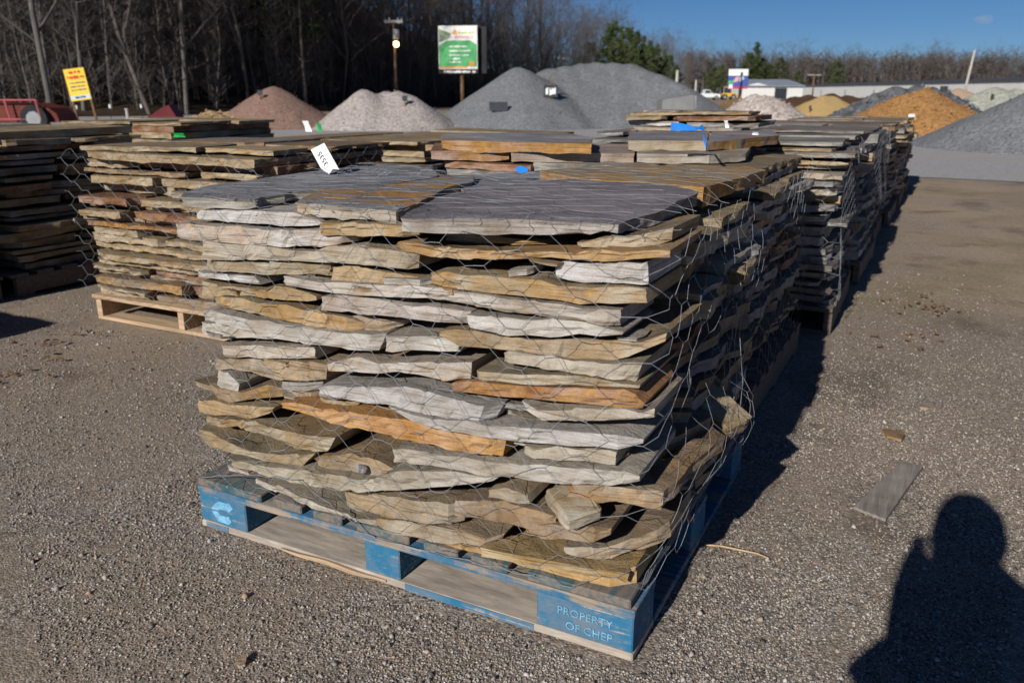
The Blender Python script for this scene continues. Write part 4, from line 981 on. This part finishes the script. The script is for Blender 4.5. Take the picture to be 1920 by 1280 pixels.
M_WALL = plain('white_metal_wall', (.66, .66, .64), .6, .06, .5); M_ROOFG = plain('grey_metal_roof', (.30, .33, .38), .5, .1, .5, .3); M_DARKROOF = plain('dark_roof_edge', (.07, .075, .09), .7, .1, .5)
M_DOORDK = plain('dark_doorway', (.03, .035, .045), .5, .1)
def long_building():
    A = gd(1480, 300); B = gd(2250, 116); d = (B-A); L = d.length; rz = math.atan2(d.y, d.x)
    e = empty('warehouse', A, rz, 'very long low white warehouse with a dark roof edge beyond the piles', 'building')
    MB().box(0, L, 0, 22, -.2, 3.35).build('wall', M_WALL, e)
    rf = MB(); rf.prism([(-.4, 3.36), (11, 4.0), (22.4, 3.36), (22.4, 3.6), (11, 4.3), (-.4, 3.62)], -.4, L+.4, mat=Matrix(((0, 0, 1, 0), (1, 0, 0, 0), (0, 1, 0, 0), (0, 0, 0, 1)))); rf.build('roof', M_DARKROOF, e)
    for i in range(9): MB().box(12+i*L/9, 13+i*L/9, -.04, -.005, 0, 2.1).build('door', plain('grey_door', (.35, .36, .37), .6), e)
long_building()
def shed():
    D = 175; px = 1440; e = fr(px, D, 'white metal shed with a sloping grey roof and dark open bay', 'shed', 'building', turn=.05)
    x0, x1 = -5.6, 7.2; zt = LZ(163, D); zr = LZ(150, D)
    MB().box(x0, x1, 0, 12, -.2, zt).build('wall', M_WALL, e)
    g_ = MB(); g_.prism([(x0, zt+.001), (x0+3.4, zr-.6), (x0+6.6, zt+.001)], -.0, .3, mat=Matrix.Translation((0, .28, 0)) @ ROT_FRONT); g_.build('gable', M_WALL, e)
    r_ = MB(); r_.v += [(x0-.3, -.4, zt+.02), (x1+.4, -.4, zt+.02), (x1-1.0, 6, zr), (x0+1.2, 6, zr), (x0-.3, -.4, zt+.2), (x1+.4, -.4, zt+.2), (x1-1.0, 6, zr+.2), (x0+1.2, 6, zr+.2)]
    r_.f += [(0, 3, 2, 1), (4, 5, 6, 7), (0, 1, 5, 4), (1, 2, 6, 5), (2, 3, 7, 6), (3, 0, 4, 7)]; r_.m += [0]*6
    r_.v += [(x0-.3, 12.4, zt+.02), (x1+.4, 12.4, zt+.02)]; r_.f += [(3, 8, 9, 2)]; r_.m += [0]; r_.build('roof', M_ROOFG, e)
    MB().box(1.4, 3.9, -.06, -.004, 0, zt-.25).build('bay_shade_panel', M_DOORDK, e)  # near-black panel on the wall paints the shade inside the open bay
shed()
def house():
    D = 105; px = 655; e = fr(px, D, 'pale house half hidden in the woods behind the pink gravel', 'house', 'building', turn=.4)
    MB().box(-2.6, 2.2, 0, 6, -.2, 3.2).build('wall', plain('pale_siding', (.42, .41, .40), .8, .1, 1), e)
    r_ = MB(); r_.prism([(-2.9, 3.2), (2.5, 3.2), (1.6, 4.9), (-2.0, 4.9)], -6.3, .3, mat=ROT_FRONT); r_.build('roof', plain('pale_roof', (.30, .30, .30), .8, .15, 1), e)
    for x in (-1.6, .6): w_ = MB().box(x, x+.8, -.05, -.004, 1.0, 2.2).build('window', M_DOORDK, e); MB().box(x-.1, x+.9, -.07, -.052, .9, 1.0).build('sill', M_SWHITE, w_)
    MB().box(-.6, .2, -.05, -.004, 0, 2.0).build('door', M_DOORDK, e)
house()
# parked truck, yellow loader, red machine, red steel wedge, grey hopper
M_CARW, M_TYRE, M_GLASS = plain('white_paint', (.72, .73, .74), .35, .05, 1, 0, .5), plain('tyre_rubber', (.025, .025, .025), .9, .2, 6), plain('dark_glass', (.03, .04, .05), .15, .1, 1, 0, .6)
def wheel(e, x, y, r, wd=.22):
    t_ = MB(); t_.tube([(x, y, r), (x, y+wd, r)], r, 14); o = t_.build('wheel', M_TYRE, e); MB().tube([(x, y-.01, r), (x, y+wd+.01, r)], r*.55, 10).build('rim', M_STEEL, o)
def truck():
    e = fr(1330, 150, 'white pickup truck parked beyond the grey gravel, facing away from the shed', 'pickup_truck', 'truck')
    b = MB(); b.prism([(-1.9, .45), (2.0, .45), (2.0, 1.0), (.9, 1.08), (.45, 1.1), (.1, 1.72), (-.75, 1.75), (-.9, 1.1), (-1.9, 1.1)], -1.7, 0, mat=ROT_FRONT); b.build('body', M_CARW, e)
    MB().prism([(.36, 1.12), (.06, 1.62), (-.66, 1.64), (-.78, 1.12)], -.0, .02, mat=ROT_FRONT).build('side_window', M_GLASS, e)
    for x in (-1.25, 1.3): wheel(e, x, -.05, .38); wheel(e, x, 1.5, .38)
    MB().box(1.96, 2.03, .15, .4, .7, .85).build('headlight', M_SWHITE, e); MB().box(1.96, 2.03, 1.3, 1.55, .7, .85).build('headlight', M_SWHITE, e)
truck()
def loader():
    e = fr(1366, 150, 'small yellow and orange loader standing by the soil heap', 'loader', 'loader')
    M_CY = C('machine_yellow', (.75, .40, .03), .5)
    MB().box(-.9, 1.2, 0, 1.3, .5, 1.15, bev=.06).build('chassis', M_CY, e); MB().box(-.5, .5, .1, 1.2, 1.16, 2.1, bev=.05).build('cab', M_GLASS, e); MB().box(-.6, .6, .05, 1.25, 2.11, 2.22).build('roof', M_CY, e)
    b = MB(); b.tube([(1.1, .3, 1.0), (1.8, .3, .7), (2.2, .3, .4)], .09, 6); b.build('lift_arm', M_CY, e)
    MB().prism([(2.1, .1), (2.8, .1), (2.75, .2), (2.25, .25), (2.2, .75), (2.1, .75)], -1.5, .2, mat=ROT_FRONT).build('bucket', M_CY, e)
    for x in (-.6, .9): wheel(e, x, -.2, .5, .3); wheel(e, x, 1.2, .5, .3)
loader()
def red_machine():
    D = 25; e = fr(18, D, 'rusty red trailer frame with a tyre and rail at the wood edge', 'trailer', 'trailer')
    M_RM = plain('faded_red_paint', (.12, .022, .014), .6, .35, 3); M_PR = plain('pinkish_red_rail', (.42, .10, .11), .6, .2, 4)
    z = lambda py: LZ(py, D); x = lambda px: LX(18, px, 200, D)
    MB().prism([(x(-90), z(232)), (x(96), z(230)), (x(92), z(214)), (x(78), z(203)), (x(45), z(194)), (x(-90), z(192))], -1.3, -.2, mat=ROT_FRONT).build('body', M_RM, e)
    b = MB()
    for py in (188, 224): b.tube([(x(-90), 0, z(py)), (x(66), 0, z(py))], .025, 6)
    for px in (-60, 5, 63): b.tube([(x(px), 0, z(187)), (x(px+6), 0, z(226))], .028, 6)
    b.build('rail', M_PR, e)
    wheel(e, x(55), -.02, max(.2, .40), .2); wheel(e, x(-70), -.02, .4, .2)
red_machine()
def red_wedge():
    D = 22; e = fr(295, D, 'dark red triangular steel blade standing between the tan stacks and woods', 'plough_blade', 'plough blade')
    z = lambda py: LZ(py, D); x = lambda px: LX(295, px, 210, D)
    MB().prism([(x(255), 0.02), (x(328), .02), (x(327), z(224)), (x(313), z(197)), (x(300), z(202)), (x(258), z(228))], -.5, 0, mat=ROT_FRONT).build('blade', plain('dark_red_paint', (.11, .008, .012), .5, .2, 3), e)
    MB().box(x(270), x(315), .5, .62, .1, .3).build('brace', M_STEEL, e)
red_wedge()
def hopper():
    D = 24; e = fr(1272, D, 'grey sheet steel hopper bin with a slanted lip in front of the grey ridge', 'hopper', 'hopper')
    z = lambda py: LZ(py, D); x = lambda px: LX(1272, px, 200, D)
    b = MB(); b.prism([(x(1243), .02), (x(1298), .02), (x(1304), z(205)), (x(1300), z(178)), (x(1282), z(181)), (x(1243), z(187))], -.9, 0, mat=ROT_FRONT); b.build('side', plain('dusty_steel', (.20, .20, .195), .7, .15, 3), e)
    MB().box(x(1300)-.02, x(1304)+.05, .05, .85, .1, z(180)).build('lip', M_STEEL, e)
hopper()
def pile_sign(px, py, w_, h, D, label, m, stake=None, mark=None):
    q_ = on_pile(px, py+h*30+4); q_ = Vector((q_.x, q_.y, q_.z+.22+h/2))-HF*.06 if D else atD(px, py, D); e = empty('pile_marker', q_, RZ0, label, 'sign', 'small marker signs on the piles')
    MB().box(-w_/2, w_/2, -.02, 0, -h/2, h/2).build('plate', m, e); MB().box(-.02, .02, 0, .04, -h/2-.6, h/2+(stake or 0)).build('stake', M_POST, e)
    if mark: glyph_row(e, -w_*.36, w_*.36, -h*.38, h*.3, -.021, mark, 4, 3)
M_PLATE = plain('dark_plate', (.04, .045, .055), .6)
pile_sign(490, 183, .17, .16, 31.0, 'little dark marker plate stuck in the brown gravel', M_PLATE)
pile_sign(760, 194, .17, .17, 32.6, 'little dark marker plate stuck in the pink gravel', M_PLATE)
pile_sign(1032, 180, .46, .40, 35.0, 'black marker sign with white print stuck in the grey ridge', M_PLATE, .3, M_SWHITE)
pile_sign(935, 209, .60, .28, 26.0, 'blank dark board standing at the foot of the grey ridge', M_PLATE)
pile_sign(1765, 178, .22, .15, 24.3, 'little dark marker plate stuck in the tan gravel', M_PLATE)
pile_sign(1857, 185, .14, .16, 33., 'little dark marker plate stuck in the pale green gravel', M_PLATE)
pile_sign(1517, 205, .1, .16, 38., 'little dark marker plate stuck in the yellow sand', M_PLATE)
M_REFL = plain('pale_marker', (.6, .62, .65), .5)
for i, (px, py) in enumerate(((139, 202), (202, 200), (261, 200))):
    D = 36; e = fr(px, D, 'thin dark stake with pale reflector at the wood edge', 'marker_stake', 'stake', 'reflector stakes along the wood edge')
    MB().tube([(0, 0, -.05), (0, 0, LZ(py+4, D))], .015, 5).build('stake', M_BLACK, e); MB().box(-.035, .035, -.02, .0, LZ(py+3, D), LZ(py-4, D)).build('reflector', M_REFL, e)
e = fr(233, 34, 'short pale pipe standing upright near the wood edge', 'vent_pipe', 'pipe'); MB().tube([(0, 0, -.05), (0, 0, LZ(206, 34))], .06, 8).build('pipe', M_PALEPOLE, e); MB().tube([(0, 0, LZ(206, 34)+.001), (0, 0, LZ(206, 34)+.05)], .08, 8).build('pipe_cap', M_PALEPOLE, e)
# ------------------------------------------------------------------ woods
def Dedge(px):
    T = [(-400, 40), (0, 42), (300, 45), (600, 56), (900, 78), (1050, 98), (1150, 118), (1250, 150), (1350, 330), (2400, 330)]
    for a, b in zip(T, T[1:]):
        if px <= b[0]: return a[1]+(b[1]-a[1])*(px-a[0])/(b[0]-a[0])
    return 330
k = NT('leaf_litter', 1., .05); v = k.coord('Object', False); k.color(k.ramp(k.noise(v, .7, 6, .7), [(.3, (.022, .016, .012)), (.6, (.05, .035, .024)), (.75, (.085, .05, .03))])); M_LITTER = k.m
V = []; F = []; NXH = 60
for i in range(NXH+1):
    px = -700+(1330+700)*i/NXH
    for j, (dd, zz) in enumerate(((-1.5, -.05), (2, .7), (10, 2.6), (25, 6.5), (60, 14), (110, 17))):
        q = gd(px, Dedge(px)+dd); sc_ = 1. if px < 650 else max(.08, 1-(px-650)/420)
        V.append((q.x, q.y, zz*sc_*(1+.15*noise.noise(Vector((px*.01, j, 2))))+(.0 if j == 0 else .3*noise.noise(Vector((q.x*.3, q.y*.3, 0))))))
for i in range(NXH):
    for j in range(5): F.append((i*6+j, (i+1)*6+j, (i+1)*6+j+1, i*6+j+1))
tag(obj('hillside', mesh('hillside', V, F, smooth=True), M_LITTER), kind='structure')
def hill_z(px, D):
    dd = D-Dedge(px); sc_ = 1. if px < 650 else max(.08, 1-(px-650)/420)
    if px > 1320: return 0
    T = [(-1.5, 0), (2, .7), (10, 2.6), (25, 6.5), (60, 14), (110, 17), (999, 17)]
    for a, b in zip(T, T[1:]):
        if dd <= b[0]: return sc_*(a[1]+(b[1]-a[1])*max(0, dd-a[0])/(b[0]-a[0]))-.25
    return 9
M_BARK = plain('grey_brown_bark', (.105, .085, .072), .95, .35, 1.2); M_BARKPALE = plain('pale_bark', (.12, .107, .096), .95, .3, 1.2); M_TWIG = plain('winter_twigs', (.108, .092, .083), .95, .25, .8)
def bare_tree(seed, H):
    r_ = random.Random(seed); tr = MB(); cw = MB()
    def grow(b, p, d, L, r, depth):
        n = 4 if depth < 2 else 3
        pts = [p]; q = p.copy(); dd = d.copy()
        for i in range(n):
            dd = (dd+Vector((r_.gauss(0, .10), r_.gauss(0, .10), r_.gauss(.05, .06)))).normalized(); q = q+dd*(L/n); pts.append(q.copy())
        rs = [r*(1-.62*i/n) for i in range(n+1)]
        b.tube(pts, rs, 6 if depth == 0 else (4 if depth == 1 else 3), cap=False)
        if depth >= 4: return
        kids = (15, 6, 5, 4)[depth]
        for i in range(kids):
            f = r_.uniform(.16 if depth == 0 else .25, 1.); idx = min(n-1, int(f*n)); base = pts[idx].lerp(pts[idx+1], f*n-idx)
            ax = (pts[idx+1]-pts[idx]).normalized(); o_ = ax.orthogonal().normalized(); o_.rotate(Matrix.Rotation(r_.uniform(0, 6.28), 3, ax))
            sp = r_.uniform(.45, .95); nd = (ax*(1-sp*.45)+o_*sp).normalized()
            if depth == 0: nd.z = abs(nd.z)+.12
            grow(cw, base, nd.normalized(), L*r_.uniform(.32, .55)*(1.05-.35*f if depth == 0 else 1), max(.007, r*(1-.6*f)*r_.uniform(.4, .6)), depth+1)
    grow(tr, Vector((0, 0, -.3)), Vector((r_.gauss(0, .03), r_.gauss(0, .03), 1)), H, H*.0072, 0)
    return tr.mesh('trunk', True), cw.mesh('crown')
TREES = [bare_tree(s, h) for s, h in ((1, 15), (2, 17), (3, 14), (4, 18), (5, 16), (6, 13.5))]
for i, (t, c) in enumerate(TREES): t.materials.append(M_BARKPALE if i in (1, 3) else M_BARK); c.materials.append(M_TWIG)
k = NT('pine_needles', .8, .2); v = k.coord(); k.color(k.ramp(k.noise(v, 1.5, 4), [(.3, (.03, .05, .016)), (.7, (.085, .11, .03))])); M_NEEDLE = k.m
def pine(seed, H, spread):
    r_ = random.Random(seed); tr = MB(); cw = MB()
    tr.tube([(0, 0, -.3), (.05, .03, H*.5), (0, .05, H)], [H*.012, H*.008, .02], 6)
    z = H*.22
    while z < H*.98:
        f = (z-H*.22)/(H*.78); R_ = spread*min(1, (1-f)*1.5+.06)**.8*min(1, .45+f*2.2)*(.7+.5*r_.random())
        for kk in range(r_.randint(3, 5)):
            a = r_.uniform(0, 6.28); tip = Vector((math.cos(a)*R_, math.sin(a)*R_, z+R_*r_.uniform(-.1, .35)))
            cw.tube([Vector((0, 0, z)), tip], [.04, .012], 3, cap=False)
            for _ in range(int(26+44*(1-f))):
                t = r_.uniform(.3, 1.05); c = Vector((0, 0, z)).lerp(tip, t)+Vector((r_.gauss(0, .22), r_.gauss(0, .22), r_.gauss(.05, .14)))
                d = Vector((r_.gauss(0, 1), r_.gauss(0, 1), r_.gauss(.3, .6))).normalized()*r_.uniform(.25, .5); s = d.orthogonal().normalized()*r_.uniform(.07, .14)
                b0 = len(cw.v); cw.v += [c-s, c+s, c+d]; cw.f.append((b0, b0+1, b0+2)); cw.m.append(1)
        z += r_.uniform(.32, .6)
    return tr.mesh('trunk', True), cw.mesh('crown')
PINES = [pine(11, 13, 3.6), pine(12, 11, 3.9), pine(13, 15, 3.3)]
for t, c in PINES: t.materials.append(M_BARK); c.materials.append(M_BARK); c.materials.append(M_NEEDLE)
def plant_tree(kind, px, D, hs, label, group, name, rz, wid=1.):
    t, c = kind; q = gd(px, D); q.z = hill_z(px, D)
    e = empty(name, q, rz, label, 'tree', group); e.scale = (hs*wid*random.uniform(.85, 1.15),)*2+(hs,)
    obj('trunk', t, (), e); obj('crown', c, (), e)
random.seed(8)
GL = 'leafless trees in the wooded hillside'
for row, (dd, step) in enumerate(((1, 2.6), (6, 2.2), (13, 2.2), (22, 2.5), (34, 3.))):
    px = -60
    while px < 1290:
        D = Dedge(px)+dd+random.uniform(-2.2, 2.2)
        hs_ = random.uniform(.8, 1.12)
        if px > 960:                                     # the crest of the wood falls towards the buildings
            py_ = -40+(px-960)*.44; hs_ = min(hs_, (LZ(py_, D)-hill_z(px, D))/15.5*random.uniform(.82, 1.05))
        plant_tree(random.choice(TREES), px, D, hs_, 'leafless grey brown tree in the wooded hillside behind the piles', GL, 'bare_tree', random.uniform(0, 6.28))
        px += step*random.uniform(.55, 1.45)*1604/D
GR = 'leafless trees on the distant tree line'
for row in range(2):
    px = 1290
    while px < 1990:
        D = 335+row*14+random.uniform(-5, 5)
        plant_tree(random.choice(TREES), px, D, random.uniform(.85, 1.08), 'leafless tree on the distant tree line beyond the buildings', GR, 'bare_tree', random.uniform(0, 6.28))
        px += random.uniform(14, 24)
plant_tree(TREES[3], 92, 38, 1.15, 'pale thick-trunked bare tree standing next to the yellow notice board', None, 'bare_tree', .8)
for i, (px, D, hs) in enumerate(((540, 58, 1.1), (470, 62, .95), (40, 60, 1.05), (1105, 118, .6))):
    plant_tree(PINES[i % 3], px, D, hs, ('tall dark evergreen above the brown gravel cone', 'thin evergreen beside the tall dark one', 'evergreen in the woods behind the red trailer', 'narrow evergreen above the grey ridge')[i], None, 'pine_tree', i*1.3)
PH_ = [13, 11, 15]
for i, (px, py) in enumerate(((1142, 46), (1150, 40), (1163, 48), (1176, 52), (1190, 60), (1203, 66), (1216, 76), (1230, 84), (1243, 92), (1255, 104), (1266, 122), (1185, 70), (1222, 88), (1248, 106))):
    j = i % 3; D = 110+(i*37 % 11)
    plant_tree(PINES[j], px, D, max(.3, (LZ(py, D)-hill_z(px, D))/PH_[j]), 'green pine at the end of the wooded hillside above the grey ridge', 'pines ending the wooded hillside', 'pine_tree', i*1.1, .62)
for px, hs in ((1338, .95), (1352, .85), (1400, 1.15), (1412, 1.25), (1425, 1.2), (1440, 1.05), (1460, .9), (1495, .8), (1565, .95)): plant_tree(random.choice(PINES), px, 315+random.uniform(-6, 8), hs, 'dark green pine standing in the distant tree line', 'pines in the distant tree line', 'pine_tree', random.uniform(0, 6))
# the brush under the trees and the deep wood behind them read as one mass
def sapling(seed, H, q_=1.):
    r_ = random.Random(seed); b = MB(); p = Vector((0, 0, -.2)); st = [p]
    for i in range(5): p = p+Vector((r_.gauss(0, .14), r_.gauss(0, .14), H/5)); st.append(p)
    b.tube(st, [q_*x for x in (.045, .04, .032, .025, .016, .008)], 3, cap=False)
    for i in range(34):
        f = r_.uniform(.1, .98)*5; q = st[int(f)].lerp(st[int(f)+1], f-int(f)); a = r_.uniform(0, 6.28); L = H*r_.uniform(.08, .24)
        d = Vector((math.cos(a), math.sin(a), r_.uniform(.2, 1.2))).normalized(); m_ = q+d*L*.5+Vector((0, 0, .1)); t_ = q+d*L+Vector((r_.gauss(0, .1), r_.gauss(0, .1), .2))
        b.tube([q, m_, t_], [q_*.014, q_*.01, q_*.005], 3, cap=False)
        for _ in range(2): b.tube([m_, m_+Vector((r_.gauss(0, .35), r_.gauss(0, .35), r_.uniform(.1, .6)))], [q_*.008, q_*.004], 3, cap=False)
    return np.array([tuple(q) for q in b.v]), b.f
SAP = [sapling(50+i, h) for i, h in enumerate((4.5, 6, 7.5, 9))]+[sapling(60+i, h, 4.) for i, h in enumerate((8, 9.5))]
r_ = random.Random(3); AV = []; AF = []; off = 0
def put(kind, px, D, s):
    global off
    P, F_ = SAP[kind]; a = r_.uniform(0, 6.28); c, n_ = math.cos(a)*s, math.sin(a)*s; q = gd(px, D); z = hill_z(px, D)
    AV.append(np.stack([P[:, 0]*c-P[:, 1]*n_+q.x, P[:, 0]*n_+P[:, 1]*c+q.y, P[:, 2]*s+z], -1)); AF.extend([tuple(i+off for i in f) for f in F_]); off += len(P)
for i in range(1500):
    px = r_.uniform(-80, 1290); D = Dedge(px)+abs(r_.gauss(0, 1))*16; put(r_.randrange(4), px, D, r_.uniform(.7, 1.3)*(.8 if px > 1000 else 1))
for i in range(700):
    px = r_.uniform(1285, 1990); put(r_.choice((4, 5)), px, 326+r_.uniform(0, 26), r_.uniform(1.35, 1.75))
tag(obj('undergrowth', mesh('undergrowth', np.concatenate(AV), AF), M_TWIG), 'tangled bare saplings and brush filling the woods', 'brush', kind='stuff')
# small fair-weather cloud
cb = bmesh.new(); bmesh.ops.create_icosphere(cb, subdivisions=4, radius=1)
for q in cb.verts: q.co = Vector((q.co.x*17, q.co.y*12, q.co.z*7))*(1+.45*noise.noise(q.co*1.6)+.2*noise.noise(q.co*4))
cm = bpy.data.meshes.new('cloud'); cb.to_mesh(cm); cb.free()
mc = bpy.data.materials.new('cloud_vapour'); mc.use_nodes = True; nt = mc.node_tree; nt.nodes.remove(nt.nodes['Principled BSDF'])
pv = nt.nodes.new('ShaderNodeVolumePrincipled'); pv.inputs['Color'].default_value = (.95, .95, 1, 1); pv.inputs['Density'].default_value = .012
nt.links.new(pv.outputs[0], nt.nodes['Material Output'].inputs['Volume'])
o = obj('cloud', cm, mc, None, atD(1846, 37, 1500)); o.rotation_euler = (0, 0, RZ0); tag(o, 'small faint white cloud alone in the blue sky', 'cloud', kind='stuff')

# ------------------------------------------------------------------ the photographer, kneeling behind the camera, whose shadow falls into view
def person():
    e = empty('person', Vector((CAM.x, CAM.y, 0))-HF*.25+RT*.12, 0, 'kneeling person in dark jacket and trousers raising a camera, casting the shadow on gravel', 'person')
    O = Vector((CAM.x, CAM.y, 0))
    L = lambda r, f, z: O+RT*(r-(.05 if z < 1.03 or f < -.2 else 0))+HF*f+Vector((0, 0, z))
    pts = []; ed = []; rad = []
    def add(p, r, par=None):
        pts.append(p-e.location); rad.append(r); i = len(pts)-1
        if par is not None: ed.append((par, i))
        return i
    pel = add(L(.01, -.33, .56), (.24, .17)); wst = add(L(.01, -.31, .72), (.235, .16), pel); ch = add(L(.005, -.30, .90), (.23, .15), wst)
    up = add(L(.0, -.29, 1.0), (.16, .10), ch); nk = add(L(-.01, -.27, 1.11), (.058, .058), up); hd = add(L(-.015, -.245, 1.21), (.068, .08), nk); h2 = add(L(-.015, -.24, 1.30), (.078, .095), hd); h3 = add(L(-.015, -.25, 1.37), (.055, .065), h2)
    for sgn in (-1, 1):
        sh = add(L(sgn*.19, -.29, .985), (.075, .075), up); el = add(L((-.02 if sgn < 0 else .36), -.17, .84), (.09, .09), sh)
        wr = add(L(sgn*.085+.01, -.085, 1.045), (.07, .07), el); pm = add(L(sgn*.085+.01, -.06, 1.10), (.036, .022), wr)
        for f_ in range(4):
            a = add(L(sgn*(.082-.002*f_), -.03+.004*f_, 1.085+.021*f_), (.0095, .0095), pm); b_ = add(L(sgn*.062, -.012-.002*f_-.02, 1.085+.021*f_), (.0088, .0088), a); add(L(sgn*.042, -.03, 1.085+.0205*f_), (.008, .008), b_)
        t1 = add(L(sgn*.07, -.115, 1.10), (.011, .011), pm); add(L(sgn*.045, -.125, 1.115), (.009, .009), t1)
        hip = add(L(.02+sgn*.10, -.33, .52), (.09, .09), pel)
        if sgn > 0: kn = add(L(.15, -.14, .07), (.062, .062), hip); an = add(L(.14, -.56, .06), (.045, .045), kn); add(L(.14, -.66, .09), (.04, .03), an)
        else: kn = add(L(-.10, .0, .50), (.066, .066), hip); an = add(L(-.11, -.03, .09), (.045, .045), kn); add(L(-.12, .14, .04), (.045, .03), an)
    me = bpy.data.meshes.new('body'); me.from_pydata(pts, ed, []); o = obj('body', me, plain('dark_clothes', (.03, .032, .045), .9, .2, 20), e)
    sk = o.modifiers.new('skin', 'SKIN'); sk.use_smooth_shade = True
    for i, q in enumerate(me.skin_vertices[0].data): q.radius = rad[i]; q.use_root = (i == 0)
    su = o.modifiers.new('sub', 'SUBSURF'); su.levels = su.render_levels = 1
    skin_m = plain('skin', (.42, .26, .19), .6, .08, 10)
    hb = bmesh.new(); bmesh.ops.create_uvsphere(hb, u_segments=24, v_segments=18, radius=1)
    for q in hb.verts:
        c = q.co; f_ = c.y; s = Vector((c.x*.078, c.y*.098, c.z*.118))
        if c.z < -.2: s.x *= 1-.25*(-c.z-.2); s.y += .01*max(0, f_)
        if f_ > .8 and abs(c.x) < .25 and -.35 < c.z < .15: s.y += .022*(1-abs(c.x)/.25)*(.5-c.z)      # nose
        if f_ > .6 and .0 < c.z < .25 and .2 < abs(c.x) < .55: s.y -= .008                           # eye sockets
        if abs(c.x) > .92 and abs(c.z) < .25: s.x *= 1.14                                            # ears
        if f_ > .7 and -.62 < c.z < -.45 and abs(c.x) < .35: s.y += .006                             # mouth
        q.co = s
    hm = bpy.data.meshes.new('face'); hb.to_mesh(hm); hb.free(); hm.transform(Matrix.Translation(L(-.015, -.235, 1.285)-e.location) @ Matrix.Rotation(-YAW, 4, 'Z'))
    for p_ in hm.polygons: p_.use_smooth = True
    obj('face', hm, skin_m, e)
    hb = bmesh.new(); bmesh.ops.create_uvsphere(hb, u_segments=20, v_segments=14, radius=1)
    bmesh.ops.delete(hb, geom=[q for q in hb.verts if q.co.z < -.1 and q.co.y > -.3 or q.co.z < -.5], context='VERTS')
    for q in hb.verts: q.co = Vector((q.co.x*.086, q.co.y*.105-.006, q.co.z*.116+.012))*(1+.05*noise.noise(q.co*6))
    hm = bpy.data.meshes.new('hair'); hb.to_mesh(hm); hb.free(); hm.transform(Matrix.Translation(L(-.015, -.24, 1.29)-e.location) @ Matrix.Rotation(-YAW, 4, 'Z')); obj('hair', hm, plain('dark_hair', (.03, .02, .015), .7, .2, 30), e)
    c = empty('photo_camera', CAM-FW*.075, 0, 'black photo camera held up by the kneeling person', 'camera')
    c.matrix_world = Matrix(((RT.x, FW.x, UP.x, CAM.x-FW.x*.075), (RT.y, FW.y, UP.y, CAM.y-FW.y*.075), (RT.z, FW.z, UP.z, CAM.z-FW.z*.075), (0, 0, 0, 1)))
    MB().box(-.068, .068, -.055, -.01, -.05, .045, bev=.006).build('camera_body', M_BLACK, c); MB().box(-.025, .025, -.05, -.012, .046, .066, bev=.004).build('viewfinder', M_BLACK, c)
    MB().tube([(0, -.009, 0), (0, .015, 0), (0, .045, 0)], [.034, .034, .031], 18).build('lens', M_BLACK, c)
person()
